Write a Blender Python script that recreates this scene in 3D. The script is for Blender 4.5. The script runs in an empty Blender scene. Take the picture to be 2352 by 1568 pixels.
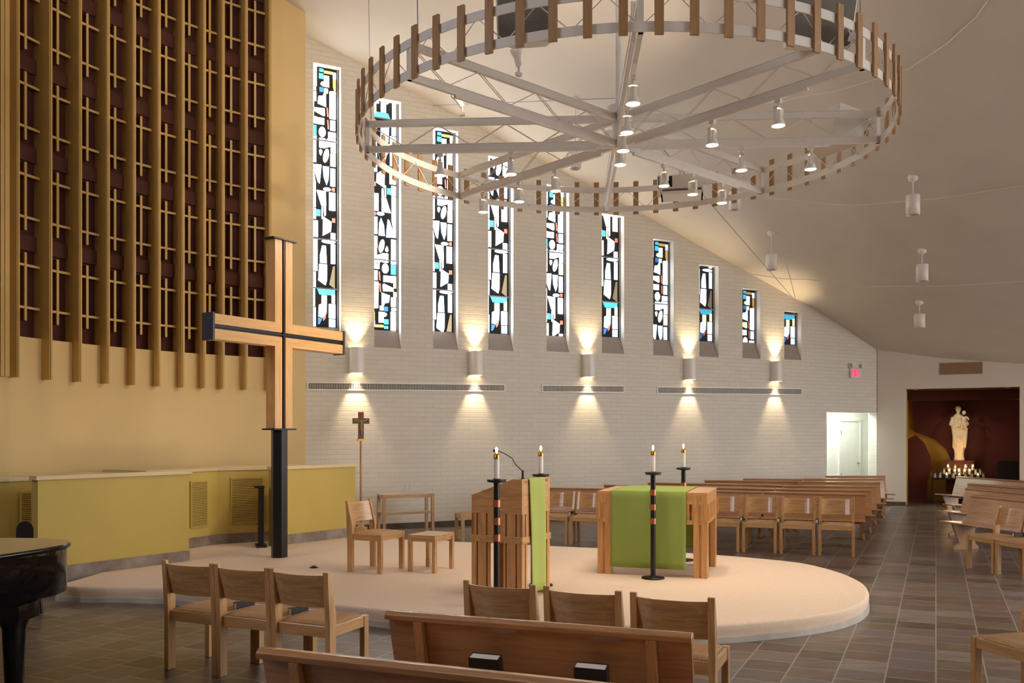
import bpy, bmesh, math, random
from mathutils import Vector, Matrix

# ------------------------------------------------------------------ camera, world, exposure
F_PX, HORIZON, EYE = 2040.0, 1000.0, 1.70
SC = bpy.context.scene
COL = SC.collection
SC.view_settings.view_transform = 'Standard'
SC.view_settings.look = 'None'
SC.view_settings.gamma = 1.0
SC.view_settings.use_curve_mapping = False
SC.view_settings.exposure = 0.4

cam_data = bpy.data.cameras.new('camera')
cam = bpy.data.objects.new('camera', cam_data)
COL.objects.link(cam)
cam.location = (0, 0, EYE)
cam.rotation_euler = (math.pi / 2, 0, 0)
cam_data.sensor_width = 36.0
cam_data.lens = F_PX / 2352.0 * 36.0
cam_data.shift_y = (HORIZON - 784.0) / 2352.0
cam_data.clip_start = 0.05
SC.camera = cam

world = bpy.data.worlds.new('world')
SC.world = world
world.use_nodes = True
bgn = world.node_tree.nodes['Background']
bgn.inputs[0].default_value = (1.0, 0.965, 0.92, 1)
bgn.inputs[1].default_value = 2.75

# ------------------------------------------------------------------ geometry helpers
U = Vector((0.903, -0.431, 0))      # floor grid, across
V = Vector((0.431, 0.903, 0))       # floor grid, away from the viewer
CEIL_SWEEP = Vector((-0.477, -1.0, 0.346))

def fl(x, y, z=0.0):
    """point on the horizontal plane at height z seen at photo pixel x, y"""
    Y = F_PX * (EYE - z) / (y - HORIZON)
    return Vector(((x - 1176.0) / F_PX * Y, Y, z))

def at(x, y, Y):
    return Vector(((x - 1176.0) / F_PX * Y, Y, EYE + (HORIZON - y) * Y / F_PX))

# brick wall plane: Y = 17.2 + 0.507 X
WD = Vector((1, 0.507, 0)).normalized()
WN = Vector((WD.y, -WD.x, 0))            # towards the room
W0 = Vector((0, 17.2, 0))
def wall_s(x):
    k = (x - 1176.0) / F_PX
    Y = 17.2 / (1 - 0.507 * k)
    return (Vector((k * Y, Y, 0)) - W0).dot(WD)
def wall_z(x, y):
    k = (x - 1176.0) / F_PX
    Y = 17.2 / (1 - 0.507 * k)
    return EYE + (HORIZON - y) * Y / F_PX
def wall_p(s, off=0.0, z=0.0):
    p = W0 + WD * s + WN * off
    return Vector((p.x, p.y, z))
# side wall plane (statue wall): Y = 25.97 - 0.477 X
SD = Vector((1, -0.477, 0)).normalized()
SN = Vector((SD.y, -SD.x, 0))
S0 = Vector((8.93, 21.71, 0))
def side_s(x):
    k = (x - 1176.0) / F_PX
    Y = 25.97 / (1 + 0.477 * k)
    return (Vector((k * Y, Y, 0)) - S0).dot(SD)
def side_z(x, y):
    k = (x - 1176.0) / F_PX
    Y = 25.97 / (1 + 0.477 * k)
    return EYE + (HORIZON - y) * Y / F_PX
def side_p(s, off=0.0, z=0.0):
    p = S0 + SD * s + SN * off
    return Vector((p.x, p.y, z))

# wall-top profile that carries the ceiling
TOP1 = [(-10.0, None), (-3.58, 8.63), (-1.42, 7.84), (2.97, 6.24), (7.2, 4.61), (8.2, 4.17), (8.93, 3.80)]
TOPS = []
for X, z in TOP1:
    if z is None: z = 8.63 + 0.366 * 6.42
    TOPS.append(Vector((X, 17.2 + 0.507 * X, z)))
for X, z in [(10.18, 3.54), (11.74, 3.34), (16.0, 2.75)]:
    TOPS.append(Vector((X, 25.97 - 0.477 * X, z)))
def ceil_z(x, y):
    best = None
    d = CEIL_SWEEP
    for a, b in zip(TOPS[:-1], TOPS[1:]):
        # a + (b-a) u + d t = (x,y)
        e = b - a
        det = e.x * d.y - e.y * d.x
        if abs(det) < 1e-9: continue
        rx, ry = x - a.x, y - a.y
        u = (rx * d.y - ry * d.x) / det
        t = (e.x * ry - e.y * rx) / det
        if -0.0001 <= u <= 1.0001 and t >= -0.6:
            return a.z + e.z * u + d.z * t
    return 10.99 - 0.263 * x - 0.2205 * y

class MB:
    """collects boxes, bars, tubes and lofts, then links them as one mesh"""
    def __init__(s):
        s.v, s.f, s.m, s.sm = [], [], [], []
    def add(s, vs, fs, mi=0, smooth=False):
        o = len(s.v)
        s.v += [tuple(v) for v in vs]
        for f in fs:
            s.f.append([i + o for i in f]); s.m.append(mi); s.sm.append(smooth)
    def box(s, c, size, rz=0.0, M=None, mi=0):
        hx, hy, hz = size[0] / 2, size[1] / 2, size[2] / 2
        R = M if M is not None else Matrix.Rotation(rz, 3, 'Z')
        c = Vector(c)
        vs = [c + R @ Vector((sx * hx, sy * hy, sz * hz)) for sz in (-1, 1) for sy in (-1, 1) for sx in (-1, 1)]
        s.add(vs, [(0, 2, 3, 1), (4, 5, 7, 6), (0, 1, 5, 4), (2, 6, 7, 3), (0, 4, 6, 2), (1, 3, 7, 5)], mi)
        return s
    def bb(s, x0, x1, y0, y1, z0, z1, mi=0):
        return s.box(((x0 + x1) / 2, (y0 + y1) / 2, (z0 + z1) / 2), (x1 - x0, y1 - y0, z1 - z0), mi=mi)
    def hexa(s, b, t, mi=0):
        """bottom loop and top loop of n points each"""
        n = len(b)
        fs = [tuple(range(n - 1, -1, -1)), tuple(range(n, 2 * n))]
        for i in range(n):
            j = (i + 1) % n
            fs.append((i, j, n + j, n + i))
        s.add(list(b) + list(t), fs, mi)
        return s
    def prism(s, pts, z0, z1, mi=0):
        if sum(pts[i][0] * pts[(i + 1) % len(pts)][1] - pts[(i + 1) % len(pts)][0] * pts[i][1] for i in range(len(pts))) < 0:
            pts = pts[::-1]
        return s.hexa([Vector((p[0], p[1], z0)) for p in pts], [Vector((p[0], p[1], z1)) for p in pts], mi)
    def side(s, pts, x0, x1, mi=0):
        """polygon in y-z extruded along x"""
        if sum(pts[i][0] * pts[(i + 1) % len(pts)][1] - pts[(i + 1) % len(pts)][0] * pts[i][1] for i in range(len(pts))) < 0:
            pts = pts[::-1]
        return s.hexa([Vector((x0, p[0], p[1])) for p in pts], [Vector((x1, p[0], p[1])) for p in pts], mi)
    def bar(s, a, b, w, h, mi=0, up=(0, 0, 1)):
        """rectangular bar from a to b, w across, h along 'up'"""
        a, b = Vector(a), Vector(b)
        d = (b - a).normalized()
        r = d.cross(Vector(up))
        if r.length < 1e-6: r = d.cross(Vector((0, 1, 0)))
        r.normalize(); u = r.cross(d).normalized()
        def lp(p): return [p - r * w / 2 - u * h / 2, p + r * w / 2 - u * h / 2, p + r * w / 2 + u * h / 2, p - r * w / 2 + u * h / 2]
        vs = lp(a) + lp(b)
        s.add(vs, [(3, 2, 1, 0), (4, 5, 6, 7), (0, 1, 5, 4), (1, 2, 6, 5), (2, 3, 7, 6), (3, 0, 4, 7)][::1], mi)
        return s
    def tube(s, pts, r, n=8, mi=0, cap=True):
        pts = [Vector(p) for p in pts]
        rs = r if isinstance(r, (list, tuple)) else [r] * len(pts)
        rings = []
        ref = None
        for i, p in enumerate(pts):
            d = (pts[min(i + 1, len(pts) - 1)] - pts[max(i - 1, 0)]).normalized()
            if ref is None:
                ref = d.cross(Vector((0, 0, 1)))
                if ref.length < 1e-3: ref = Vector((1, 0, 0))
            a = (ref - d * ref.dot(d)).normalized(); ref = a
            b = d.cross(a)
            rings.append([p + (a * math.cos(2 * math.pi * k / n) + b * math.sin(2 * math.pi * k / n)) * rs[i] for k in range(n)])
        o = len(s.v)
        vs = [v for rg in rings for v in rg]
        fs = []
        for i in range(len(pts) - 1):
            for k in range(n):
                k2 = (k + 1) % n
                fs.append((i * n + k, i * n + k2, (i + 1) * n + k2, (i + 1) * n + k))
        s.add(vs, fs, mi, True)
        if cap:
            s.add(rings[0], [tuple(range(n - 1, -1, -1))], mi)
            s.add(rings[-1], [tuple(range(n))], mi)
        return s
    def lathe(s, prof, n=24, c=(0, 0, 0), mi=0, cap=True, sx=1.0, sy=1.0):
        c = Vector(c)
        rings = [[c + Vector((r * sx * math.cos(2 * math.pi * k / n), r * sy * math.sin(2 * math.pi * k / n), z)) for k in range(n)] for r, z in prof]
        fs = []
        for i in range(len(prof) - 1):
            for k in range(n):
                k2 = (k + 1) % n
                fs.append((i * n + k, i * n + k2, (i + 1) * n + k2, (i + 1) * n + k))
        s.add([v for rg in rings for v in rg], fs, mi, True)
        if cap:
            s.add(rings[0], [tuple(range(n - 1, -1, -1))], mi)
            s.add(rings[-1], [tuple(range(n))], mi)
        return s
    def ball(s, c, r, n=14, sz=1.0, mi=0):
        m = n // 2
        prof = [(max(r * math.sin(math.pi * i / m), 1e-4), -r * sz * math.cos(math.pi * i / m)) for i in range(m + 1)]
        return s.lathe(prof, n, c, mi, True)
    def loft(s, rings, mi=0, cap=True, smooth=True):
        n = len(rings[0])
        fs = []
        for i in range(len(rings) - 1):
            for k in range(n):
                k2 = (k + 1) % n
                fs.append((i * n + k, i * n + k2, (i + 1) * n + k2, (i + 1) * n + k))
        s.add([v for rg in rings for v in rg], fs, mi, smooth)
        if cap:
            s.add(rings[0], [tuple(range(n - 1, -1, -1))], mi)
            s.add(rings[-1], [tuple(range(n))], mi)
        return s
    def build(s, name, mats, parent=None, bevel=0.0, loc=None, rz=0.0):
        me = bpy.data.meshes.new(name)
        me.from_pydata(s.v, [], s.f)
        if not isinstance(mats, (list, tuple)): mats = [mats]
        for m in mats: me.materials.append(m)
        me.polygons.foreach_set('material_index', s.m)
        me.polygons.foreach_set('use_smooth', s.sm)
        me.update()
        o = bpy.data.objects.new(name, me)
        COL.objects.link(o)
        if parent is not None: o.parent = parent
        if loc is not None: o.location = loc
        if rz: o.rotation_euler = (0, 0, rz)
        if bevel:
            b = o.modifiers.new('bevel', 'BEVEL')
            b.width = bevel; b.segments = 2; b.limit_method = 'ANGLE'; b.angle_limit = math.radians(40)
        return o

def tag(o, label=None, cat=None, group=None, kind=None):
    if label: o['label'] = label
    if cat: o['category'] = cat
    if group: o['group'] = group
    if kind: o['kind'] = kind
    return o
def thing(name, label, cat, loc=(0, 0, 0), rz=0.0, group=None, kind=None):
    o = bpy.data.objects.new(name, None)
    o.empty_display_size = 0.1
    COL.objects.link(o)
    o.location = loc; o.rotation_euler = (0, 0, rz)
    return tag(o, label, cat, group, kind)
def copy_tree(o, parent=None):
    c = o.copy(); COL.objects.link(c)
    if parent is not None:
        c.parent = parent
    for ch in list(o.children): copy_tree(ch, c)
    return c
def repeat(src, loc, rz=0.0, label=None, group=None):
    c = copy_tree(src)
    c.location = loc; c.rotation_euler = (0, 0, rz)
    if label: c['label'] = label
    if group: c['group'] = group
    return c
def ang(d): return math.atan2(d.y, d.x)

# ------------------------------------------------------------------ materials
def srgb(r, g, b):
    return tuple(((c / 255.0) / 12.92 if c / 255.0 <= 0.04045 else ((c / 255.0 + 0.055) / 1.055) ** 2.4) for c in (r, g, b)) + (1.0,)
def newmat(name):
    m = bpy.data.materials.new(name); m.use_nodes = True
    nt = m.node_tree
    return m, nt, nt.nodes['Principled BSDF']
def link(nt, a, b): nt.links.new(a, b)
def ramp(nt, fac, stops):
    r = nt.nodes.new('ShaderNodeValToRGB')
    e = r.color_ramp.elements
    while len(e) < len(stops): e.new(0.5)
    for i, (p, c) in enumerate(stops):
        e[i].position = p; e[i].color = c
    link(nt, fac, r.inputs[0])
    return r.outputs[0]
def mapping(nt, scale=(1, 1, 1), rz=0.0, kind='Object', loc=(0, 0, 0)):
    tc = nt.nodes.new('ShaderNodeTexCoord'); mp = nt.nodes.new('ShaderNodeMapping')
    mp.inputs['Scale'].default_value = scale
    mp.inputs['Rotation'].default_value = (0, 0, rz) if not isinstance(rz, tuple) else rz
    mp.inputs['Location'].default_value = loc
    link(nt, tc.outputs[kind], mp.inputs[0])
    return mp.outputs[0]
def noise(nt, vec, scale, detail=4.0, rough=0.55, dist=0.0):
    n = nt.nodes.new('ShaderNodeTexNoise')
    n.inputs['Scale'].default_value = scale; n.inputs['Detail'].default_value = detail
    n.inputs['Roughness'].default_value = rough; n.inputs['Distortion'].default_value = dist
    link(nt, vec, n.inputs['Vector'])
    return n.outputs['Fac']
def bump(nt, b, h, strength=0.2, dist=0.01):
    n = nt.nodes.new('ShaderNodeBump')
    n.inputs['Strength'].default_value = strength; n.inputs['Distance'].default_value = dist
    link(nt, h, n.inputs['Height']); link(nt, n.outputs[0], b.inputs['Normal'])
def scale_col(c, k): return (c[0] * k, c[1] * k, c[2] * k, 1)
def plain(name, col, rough=0.5, metal=0.0, vary=0.08, nscale=6.0, bstr=0.0, bscale=80.0, spec=0.5):
    m, nt, b = newmat(name)
    vec = mapping(nt)
    f = noise(nt, vec, nscale)
    link(nt, ramp(nt, f, [(0.3, scale_col(col, 1 - vary)), (0.7, scale_col(col, 1 + vary))]), b.inputs['Base Color'])
    b.inputs['Roughness'].default_value = rough; b.inputs['Metallic'].default_value = metal
    b.inputs['Specular IOR Level'].default_value = spec
    if bstr: bump(nt, b, noise(nt, vec, bscale), bstr, 0.004)
    return m
def wood(name, col, axis='x', rough=0.38, contrast=0.28, scale=1.0, coat=1.0):
    m, nt, b = newmat(name)
    st = {'x': (1.2, 14, 14), 'y': (14, 1.2, 14), 'z': (14, 14, 1.2)}[axis]
    vec = mapping(nt, tuple(v * scale for v in st))
    big = noise(nt, vec, 1.6, 3.0, 0.5, 1.2)
    fine = noise(nt, vec, 9.0, 3.0, 0.7, 0.2)
    w = nt.nodes.new('ShaderNodeMath'); w.operation = 'MULTIPLY_ADD'
    link(nt, big, w.inputs[0]); w.inputs[1].default_value = 0.7
    mm = nt.nodes.new('ShaderNodeMath'); mm.operation = 'MULTIPLY'; mm.inputs[1].default_value = 0.3
    link(nt, fine, mm.inputs[0]); link(nt, mm.outputs[0], w.inputs[2])
    d = scale_col(col, 1 - contrast); l = scale_col(col, 1 + contrast * 0.75)
    link(nt, ramp(nt, w.outputs[0], [(0.34, d), (0.5, col), (0.68, l)]), b.inputs['Base Color'])
    b.inputs['Roughness'].default_value = rough
    b.inputs['Coat Weight'].default_value = coat; b.inputs['Coat Roughness'].default_value = 0.12
    bump(nt, b, fine, 0.06, 0.002)
    return m
def emis(name, col, strength, objscale=False):
    m, nt, b = newmat(name)
    b.inputs['Base Color'].default_value = scale_col(col, 0.5)
    b.inputs['Emission Color'].default_value = col
    b.inputs['Emission Strength'].default_value = strength
    if objscale:
        oi = nt.nodes.new('ShaderNodeObjectInfo')
        sp = nt.nodes.new('ShaderNodeSeparateColor'); link(nt, oi.outputs['Color'], sp.inputs[0])
        mu = nt.nodes.new('ShaderNodeMath'); mu.operation = 'MULTIPLY'; mu.inputs[1].default_value = strength
        link(nt, sp.outputs[0], mu.inputs[0]); link(nt, mu.outputs[0], b.inputs['Emission Strength'])
    b.inputs['Roughness'].default_value = 0.2
    return m

M = {}
OAK = srgb(200, 155, 102)
OAKD = srgb(170, 112, 70)
for ax in 'xyz':
    M['oak_' + ax] = wood('oak_' + ax, OAK, ax)
    M['altar_' + ax] = wood('altar_oak_' + ax, srgb(210, 158, 102), ax, coat=0.3)
    M['pew_' + ax] = wood('pew_oak_' + ax, srgb(182, 132, 86), ax, rough=0.3)
M['slat'] = wood('slat_oak', srgb(178, 140, 98), 'z', coat=0.2)
M['cross'] = wood('cross_oak', srgb(238, 188, 122), 'x', contrast=0.16, coat=0.05)
M['cross_v'] = wood('cross_oak_upright', srgb(238, 188, 122), 'z', contrast=0.16, coat=0.05)
M['black'] = plain('black_steel', (0.006, 0.0055, 0.006, 1), 0.38, 0.0, 0.2)
M['piano'] = plain('piano_lacquer', (0.004, 0.004, 0.005, 1), 0.06, 0.0, 0.1)
M['white_metal'] = plain('white_enamel', srgb(240, 236, 230), 0.3, 0.0, 0.03)
M['white_plastic'] = plain('white_plastic', srgb(228, 224, 216), 0.45, 0.0, 0.03)
M['chrome'] = plain('chrome', srgb(200, 200, 200), 0.15, 1.0, 0.05)
M['brass'] = plain('brass', srgb(200, 150, 80), 0.28, 1.0, 0.08)
M['copper'] = plain('copper', srgb(205, 135, 95), 0.35, 0.9, 0.08)
M['grey_mesh'] = plain('speaker_mesh', srgb(120, 116, 110), 0.6, 0.2, 0.15, 60)
M['dark_glass'] = plain('lens_glass', (0.01, 0.012, 0.02, 1), 0.05)
M['ceiling'] = plain('ceiling_plaster', srgb(224, 216, 204), 0.85, 0, 0.03, 1.3, 0.15, 25)
M['unseen_dark'] = plain('dark_unseen_wall', srgb(104, 80, 62), 0.6, 0, 0.1, 2)  # unseen walls, coloured dark to cut bounce onto the foreground chairs
M['divider'] = plain('recess_divider', srgb(86, 48, 38), 0.9, 0, 0.15, 4)
M['wall_paint'] = plain('side_wall_paint', srgb(222, 212, 198), 0.7, 0, 0.02, 1.5, 0.1, 30)
M['sill'] = plain('sill_render', srgb(160, 148, 140), 0.8, 0, 0.04, 8, 0.2, 60)
M['reveal'] = plain('reveal_paint', srgb(232, 226, 216), 0.7, 0, 0.02)
M['yellow'] = plain('yellow_paint', srgb(228, 200, 142), 0.7, 0, 0.03, 1.5, 0.08, 60)
M['mustard'] = plain('mustard_paint', srgb(204, 180, 94), 0.65, 0, 0.03, 1.5, 0.08, 60)
M['fin'] = plain('fin_paint', srgb(206, 172, 104), 0.6, 0, 0.04, 3)
M['cap'] = plain('cap_rail_paint', srgb(225, 205, 160), 0.5, 0, 0.03)
M['cloth_dark'] = plain('maroon_cloth', srgb(78, 40, 34), 0.9, 0, 0.2, 3)
M['board'] = plain('maroon_board_shade', srgb(98, 58, 44), 0.8, 0, 0.12, 4)  # low light on the board sides put into the colour
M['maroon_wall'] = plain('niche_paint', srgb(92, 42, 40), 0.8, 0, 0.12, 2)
M['gold_wall'] = plain('niche_gold', srgb(205, 165, 75), 0.7, 0, 0.06, 2)
M['carpet'] = plain('carpet', srgb(234, 212, 190), 0.95, 0, 0.05, 40, 0.5, 400, 0.1)
M['stole'] = plain('green_linen', srgb(182, 196, 112), 0.9, 0, 0.06, 120, 0.3, 500, 0.1)
M['altar_cloth'] = plain('green_altar_cloth', srgb(152, 172, 92), 0.9, 0, 0.06, 140, 0.3, 500, 0.1)
M['white_paint'] = plain('hall_white', srgb(236, 238, 230), 0.6, 0, 0.02)
M['statue'] = plain('statue_plaster', srgb(236, 222, 200), 0.6, 0, 0.04, 8)
M['wax'] = plain('candle_wax', srgb(250, 246, 238), 0.4, 0, 0.01)
M['pages'] = plain('book_pages', srgb(235, 232, 226), 0.7, 0, 0.04, 200)
M['cover'] = plain('book_cover', (0.012, 0.012, 0.013, 1), 0.4)
M['vent'] = plain('vent_metal', srgb(178, 172, 162), 0.5, 0.3, 0.05)
M['vent_dark'] = plain('vent_dark', srgb(70, 66, 62), 0.8)
M['vent_brown'] = plain('vent_brown', srgb(150, 116, 88), 0.6)
M['lead'] = plain('window_matrix', (0.012, 0.012, 0.016, 1), 0.7)
M['steel'] = plain('grey_bar', srgb(150, 150, 155), 0.4, 0.5)
M['flame'] = emis('flame', (1.0, 0.62, 0.22, 1), 30.0)
M['bulb'] = emis('bulb', (1.0, 0.78, 0.45, 1), 14.0)
M['exit_red'] = emis('exit_red', (1.0, 0.02, 0.14, 1), 1.1)
GL = {}
for k, c, st in [('w', (0.92, 0.95, 1.0, 1), 5.0), ('p', (0.62, 0.82, 1.0, 1), 3.0), ('c', (0.08, 0.55, 0.85, 1), 1.6),
                 ('b', (0.06, 0.25, 0.75, 1), 1.0), ('y', (1.0, 0.88, 0.55, 1), 2.4), ('a', (0.75, 0.5, 0.15, 1), 1.0),
                 ('r', (0.85, 0.25, 0.16, 1), 1.0), ('t', (0.28, 0.22, 0.12, 1), 1.0)]:
    GL[k] = emis('glass_' + {'w': 'white', 'p': 'pale_blue', 'c': 'cyan', 'b': 'blue', 'y': 'straw', 'a': 'amber', 'r': 'red', 't': 'smoke'}[k], c, st, True)
GLK = list(GL.keys())

def clear_glass():
    m, nt, b = newmat('clear_glass')
    b.inputs['Base Color'].default_value = (0.95, 0.95, 0.95, 1)
    b.inputs['Transmission Weight'].default_value = 0.95
    b.inputs['Roughness'].default_value = 0.05; b.inputs['IOR'].default_value = 1.3
    return m
M['glass'] = clear_glass()

def brick_mat():
    m, nt, b = newmat('white_brick')
    vec = mapping(nt, (1, 1, 1), (-math.pi / 2, 0, 0))
    n1 = noise(nt, vec, 3.0, 2.0)
    br = nt.nodes.new('ShaderNodeTexBrick')
    br.inputs['Scale'].default_value = 1.0
    br.inputs['Brick Width'].default_value = 0.30; br.inputs['Row Height'].default_value = 0.085
    br.inputs['Mortar Size'].default_value = 0.006; br.inputs['Mortar Smooth'].default_value = 0.4
    base = srgb(228, 222, 210)
    br.inputs['Color1'].default_value = base; br.inputs['Color2'].default_value = scale_col(base, 0.95)
    br.inputs['Mortar'].default_value = scale_col(base, 0.88)
    link(nt, vec, br.inputs['Vector'])
    link(nt, br.outputs['Color'], b.inputs['Base Color'])
    br2 = nt.nodes.new('ShaderNodeTexBrick')
    br2.inputs['Scale'].default_value = 1.0
    br2.inputs['Brick Width'].default_value = 0.30; br2.inputs['Row Height'].default_value = 0.085
    br2.inputs['Mortar Size'].default_value = 0.008; br2.inputs['Mortar Smooth'].default_value = 0.3
    br2.inputs['Color1'].default_value = (0.55, 0.55, 0.55, 1); br2.inputs['Color2'].default_value = (1, 1, 1, 1)
    br2.inputs['Mortar'].default_value = (0.15, 0.15, 0.15, 1)
    link(nt, vec, br2.inputs['Vector'])
    ad = nt.nodes.new('ShaderNodeMix'); ad.data_type = 'FLOAT'
    ad.inputs[0].default_value = 0.2
    sep = nt.nodes.new('ShaderNodeSeparateColor'); link(nt, br2.outputs['Color'], sep.inputs[0])
    link(nt, sep.outputs[0], ad.inputs[2]); link(nt, noise(nt, vec, 40.0), ad.inputs[3])
    bump(nt, b, ad.outputs[0], 0.6, 0.012)
    b.inputs['Roughness'].default_value = 0.55
    return m
M['brick'] = brick_mat()

def slate_mat():
    m, nt, b = newmat('slate_tiles')
    # rows run away from the viewer along V
    vec = mapping(nt, (1, 1, 1), -ang(V))
    br = nt.nodes.new('ShaderNodeTexBrick')
    br.offset = 0.37
    br.inputs['Scale'].default_value = 1.0
    br.inputs['Brick Width'].default_value = 0.30; br.inputs['Row Height'].default_value = 0.322
    br.inputs['Mortar Size'].default_value = 0.006; br.inputs['Mortar Smooth'].default_value = 0.2
    br.inputs['Color1'].default_value = (0, 0, 0, 1); br.inputs['Color2'].default_value = (1, 1, 1, 1)
    br.inputs['Mortar'].default_value = (0.5, 0.5, 0.5, 1)
    link(nt, vec, br.inputs['Vector'])
    sep = nt.nodes.new('ShaderNodeSeparateColor'); link(nt, br.outputs['Color'], sep.inputs[0])
    vs = mapping(nt, (1.2, 5.5, 1), -ang(U))
    cl = noise(nt, vs, 2.2, 5.0, 0.6, 0.6)
    mx = nt.nodes.new('ShaderNodeMix'); mx.data_type = 'FLOAT'; mx.inputs[0].default_value = 0.42
    link(nt, sep.outputs[0], mx.inputs[2]); link(nt, cl, mx.inputs[3])
    col = ramp(nt, mx.outputs[0], [(0.2, srgb(74, 54, 48)), (0.36, srgb(104, 92, 76)), (0.5, srgb(102, 92, 92)), (0.62, srgb(100, 76, 62)), (0.8, srgb(126, 116, 110))])
    mo = nt.nodes.new('ShaderNodeMix'); mo.data_type = 'RGBA'
    link(nt, br.outputs['Fac'], mo.inputs[0]); link(nt, col, mo.inputs[6])
    mo.inputs[7].default_value = srgb(150, 140, 132)
    link(nt, mo.outputs[2], b.inputs['Base Color'])
    b.inputs['Roughness'].default_value = 0.33
    bump(nt, b, cl, 0.25, 0.01)
    return m
M['slate'] = slate_mat()
def stone_mat(name, c1, c2):
    m, nt, b = newmat(name)
    vec = mapping(nt)
    link(nt, ramp(nt, noise(nt, vec, 3.5, 5, 0.6), [(0.35, c1), (0.65, c2)]), b.inputs['Base Color'])
    b.inputs['Roughness'].default_value = 0.5
    return m
M['stone_base'] = stone_mat('slate_base', srgb(120, 100, 88), srgb(160, 150, 142))
M['stone_dark'] = stone_mat('dark_base', srgb(70, 58, 48), srgb(96, 84, 70))
M['stone_pale'] = stone_mat('pale_base', srgb(176, 168, 156), srgb(198, 192, 182))

def rush_mat():
    m, nt, b = newmat('woven_rush')
    vec = mapping(nt)
    w = nt.nodes.new('ShaderNodeTexWave'); w.inputs['Scale'].default_value = 26.0; w.inputs['Distortion'].default_value = 1.5
    w.inputs['Detail'].default_value = 2.0
    link(nt, vec, w.inputs['Vector'])
    link(nt, ramp(nt, w.outputs['Fac'], [(0.2, srgb(164, 120, 80)), (0.7, srgb(206, 164, 118))]), b.inputs['Base Color'])
    b.inputs['Roughness'].default_value = 0.75
    bump(nt, b, w.outputs['Fac'], 0.5, 0.006)
    return m
M['rush'] = rush_mat()

def spot(name, loc, target, energy, size_deg=60, blend=0.5, color=(1.0, 0.78, 0.52), radius=0.04, parent=None):
    ld = bpy.data.lights.new(name, 'SPOT')
    ld.energy = energy; ld.spot_size = math.radians(size_deg); ld.spot_blend = blend
    ld.color = color; ld.shadow_soft_size = radius
    o = bpy.data.objects.new(name, ld); COL.objects.link(o)
    o.location = loc
    o.rotation_euler = (Vector(target) - Vector(loc)).to_track_quat('-Z', 'Y').to_euler()
    return o

M['day_glass'] = emis('day_glass', (0.94, 0.92, 1.0, 1), 4.5)
# ------------------------------------------------------------------ floor, ceiling, walls
mb = MB(); mb.bb(-14, 22, -6, 30, -0.2, 0)
tag(mb.build('floor', M['slate']), kind='structure')

def make_ceiling():
    mb = MB()
    n, m = 40, len(TOPS)
    dense = []
    for a, b in zip(TOPS[:-1], TOPS[1:]):
        for k in range(4): dense.append(a.lerp(b, k / 4))
    dense.append(TOPS[-1])
    m = len(dense)
    vs = []
    for i in range(n + 1):
        t = -0.6 + 27.0 * i / n
        vs += [p + CEIL_SWEEP * t for p in dense]
    fs = [(i * m + j, i * m + j + 1, (i + 1) * m + j + 1, (i + 1) * m + j) for i in range(n) for j in range(m - 1)]
    mb.add(vs, fs, 0, True)
    o = mb.build('ceiling', M['ceiling'])
    so = o.modifiers.new('thickness', 'SOLIDIFY'); so.thickness = 0.15; so.offset = -1
    # thickness must go upwards
    if o.data.polygons[0].normal.z > 0: so.offset = 1
    return tag(o, kind='structure')
make_ceiling()

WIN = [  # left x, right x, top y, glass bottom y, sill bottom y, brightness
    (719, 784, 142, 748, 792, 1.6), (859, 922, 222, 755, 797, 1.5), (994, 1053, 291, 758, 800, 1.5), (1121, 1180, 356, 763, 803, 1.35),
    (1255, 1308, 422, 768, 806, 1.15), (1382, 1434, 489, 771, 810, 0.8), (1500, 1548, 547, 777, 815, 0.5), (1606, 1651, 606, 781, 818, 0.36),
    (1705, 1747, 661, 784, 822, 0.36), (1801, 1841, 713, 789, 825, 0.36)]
DEP = 0.16
def wl(s, off, z):      # wall-local point
    return Vector((s, -off, z))
def make_brick_wall():
    mb = MB()
    s_start, s_end = (Vector((-6.5, 17.2 - 0.507 * 6.5, 0)) - W0).dot(WD), (Vector((8.93, 21.71, 0)) - W0).dot(WD)
    def top(s):
        p = W0 + WD * s
        return ceil_z(p.x, p.y) + 0.02
    door0, door1 = wall_s(1899), wall_s(2017)
    zdoor = wall_z(1899, 946)
    marks = []
    for (x0, x1, yt, yg, ys, br) in WIN:
        s0, s1 = wall_s(x0), wall_s(x1)
        zt, zb = wall_z(x0, yt), wall_z(x0, ys)
        marks.append((s0, s1, zb, zt))
    marks.append((door0, door1 - 0.02, -0.0, zdoor))
    cur = s_start
    def strip(a, b, z0, z1a, z1b):
        bt = [wl(a, 0, z0), wl(b, 0, z0), wl(b, -DEP - 0.08, z0), wl(a, -DEP - 0.08, z0)]
        tp = [wl(a, 0, z1a), wl(b, 0, z1b), wl(b, -DEP - 0.08, z1b), wl(a, -DEP - 0.08, z1a)]
        mb.hexa(bt, tp)
    for (s0, s1, zb, zt) in marks:
        strip(cur, s0, 0, top(cur), top(s0))
        if zb > 0.01: strip(s0, s1, 0, zb, zb)
        strip(s0, s1, zt, top(s0), top(s1))
        cur = s1
    strip(cur, s_end, 0, top(cur), top(s_end))
    o = mb.build('wall_north', M['brick'], loc=W0, rz=ang(WD))
    return tag(o, kind='structure')
wall_n = make_brick_wall()

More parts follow.
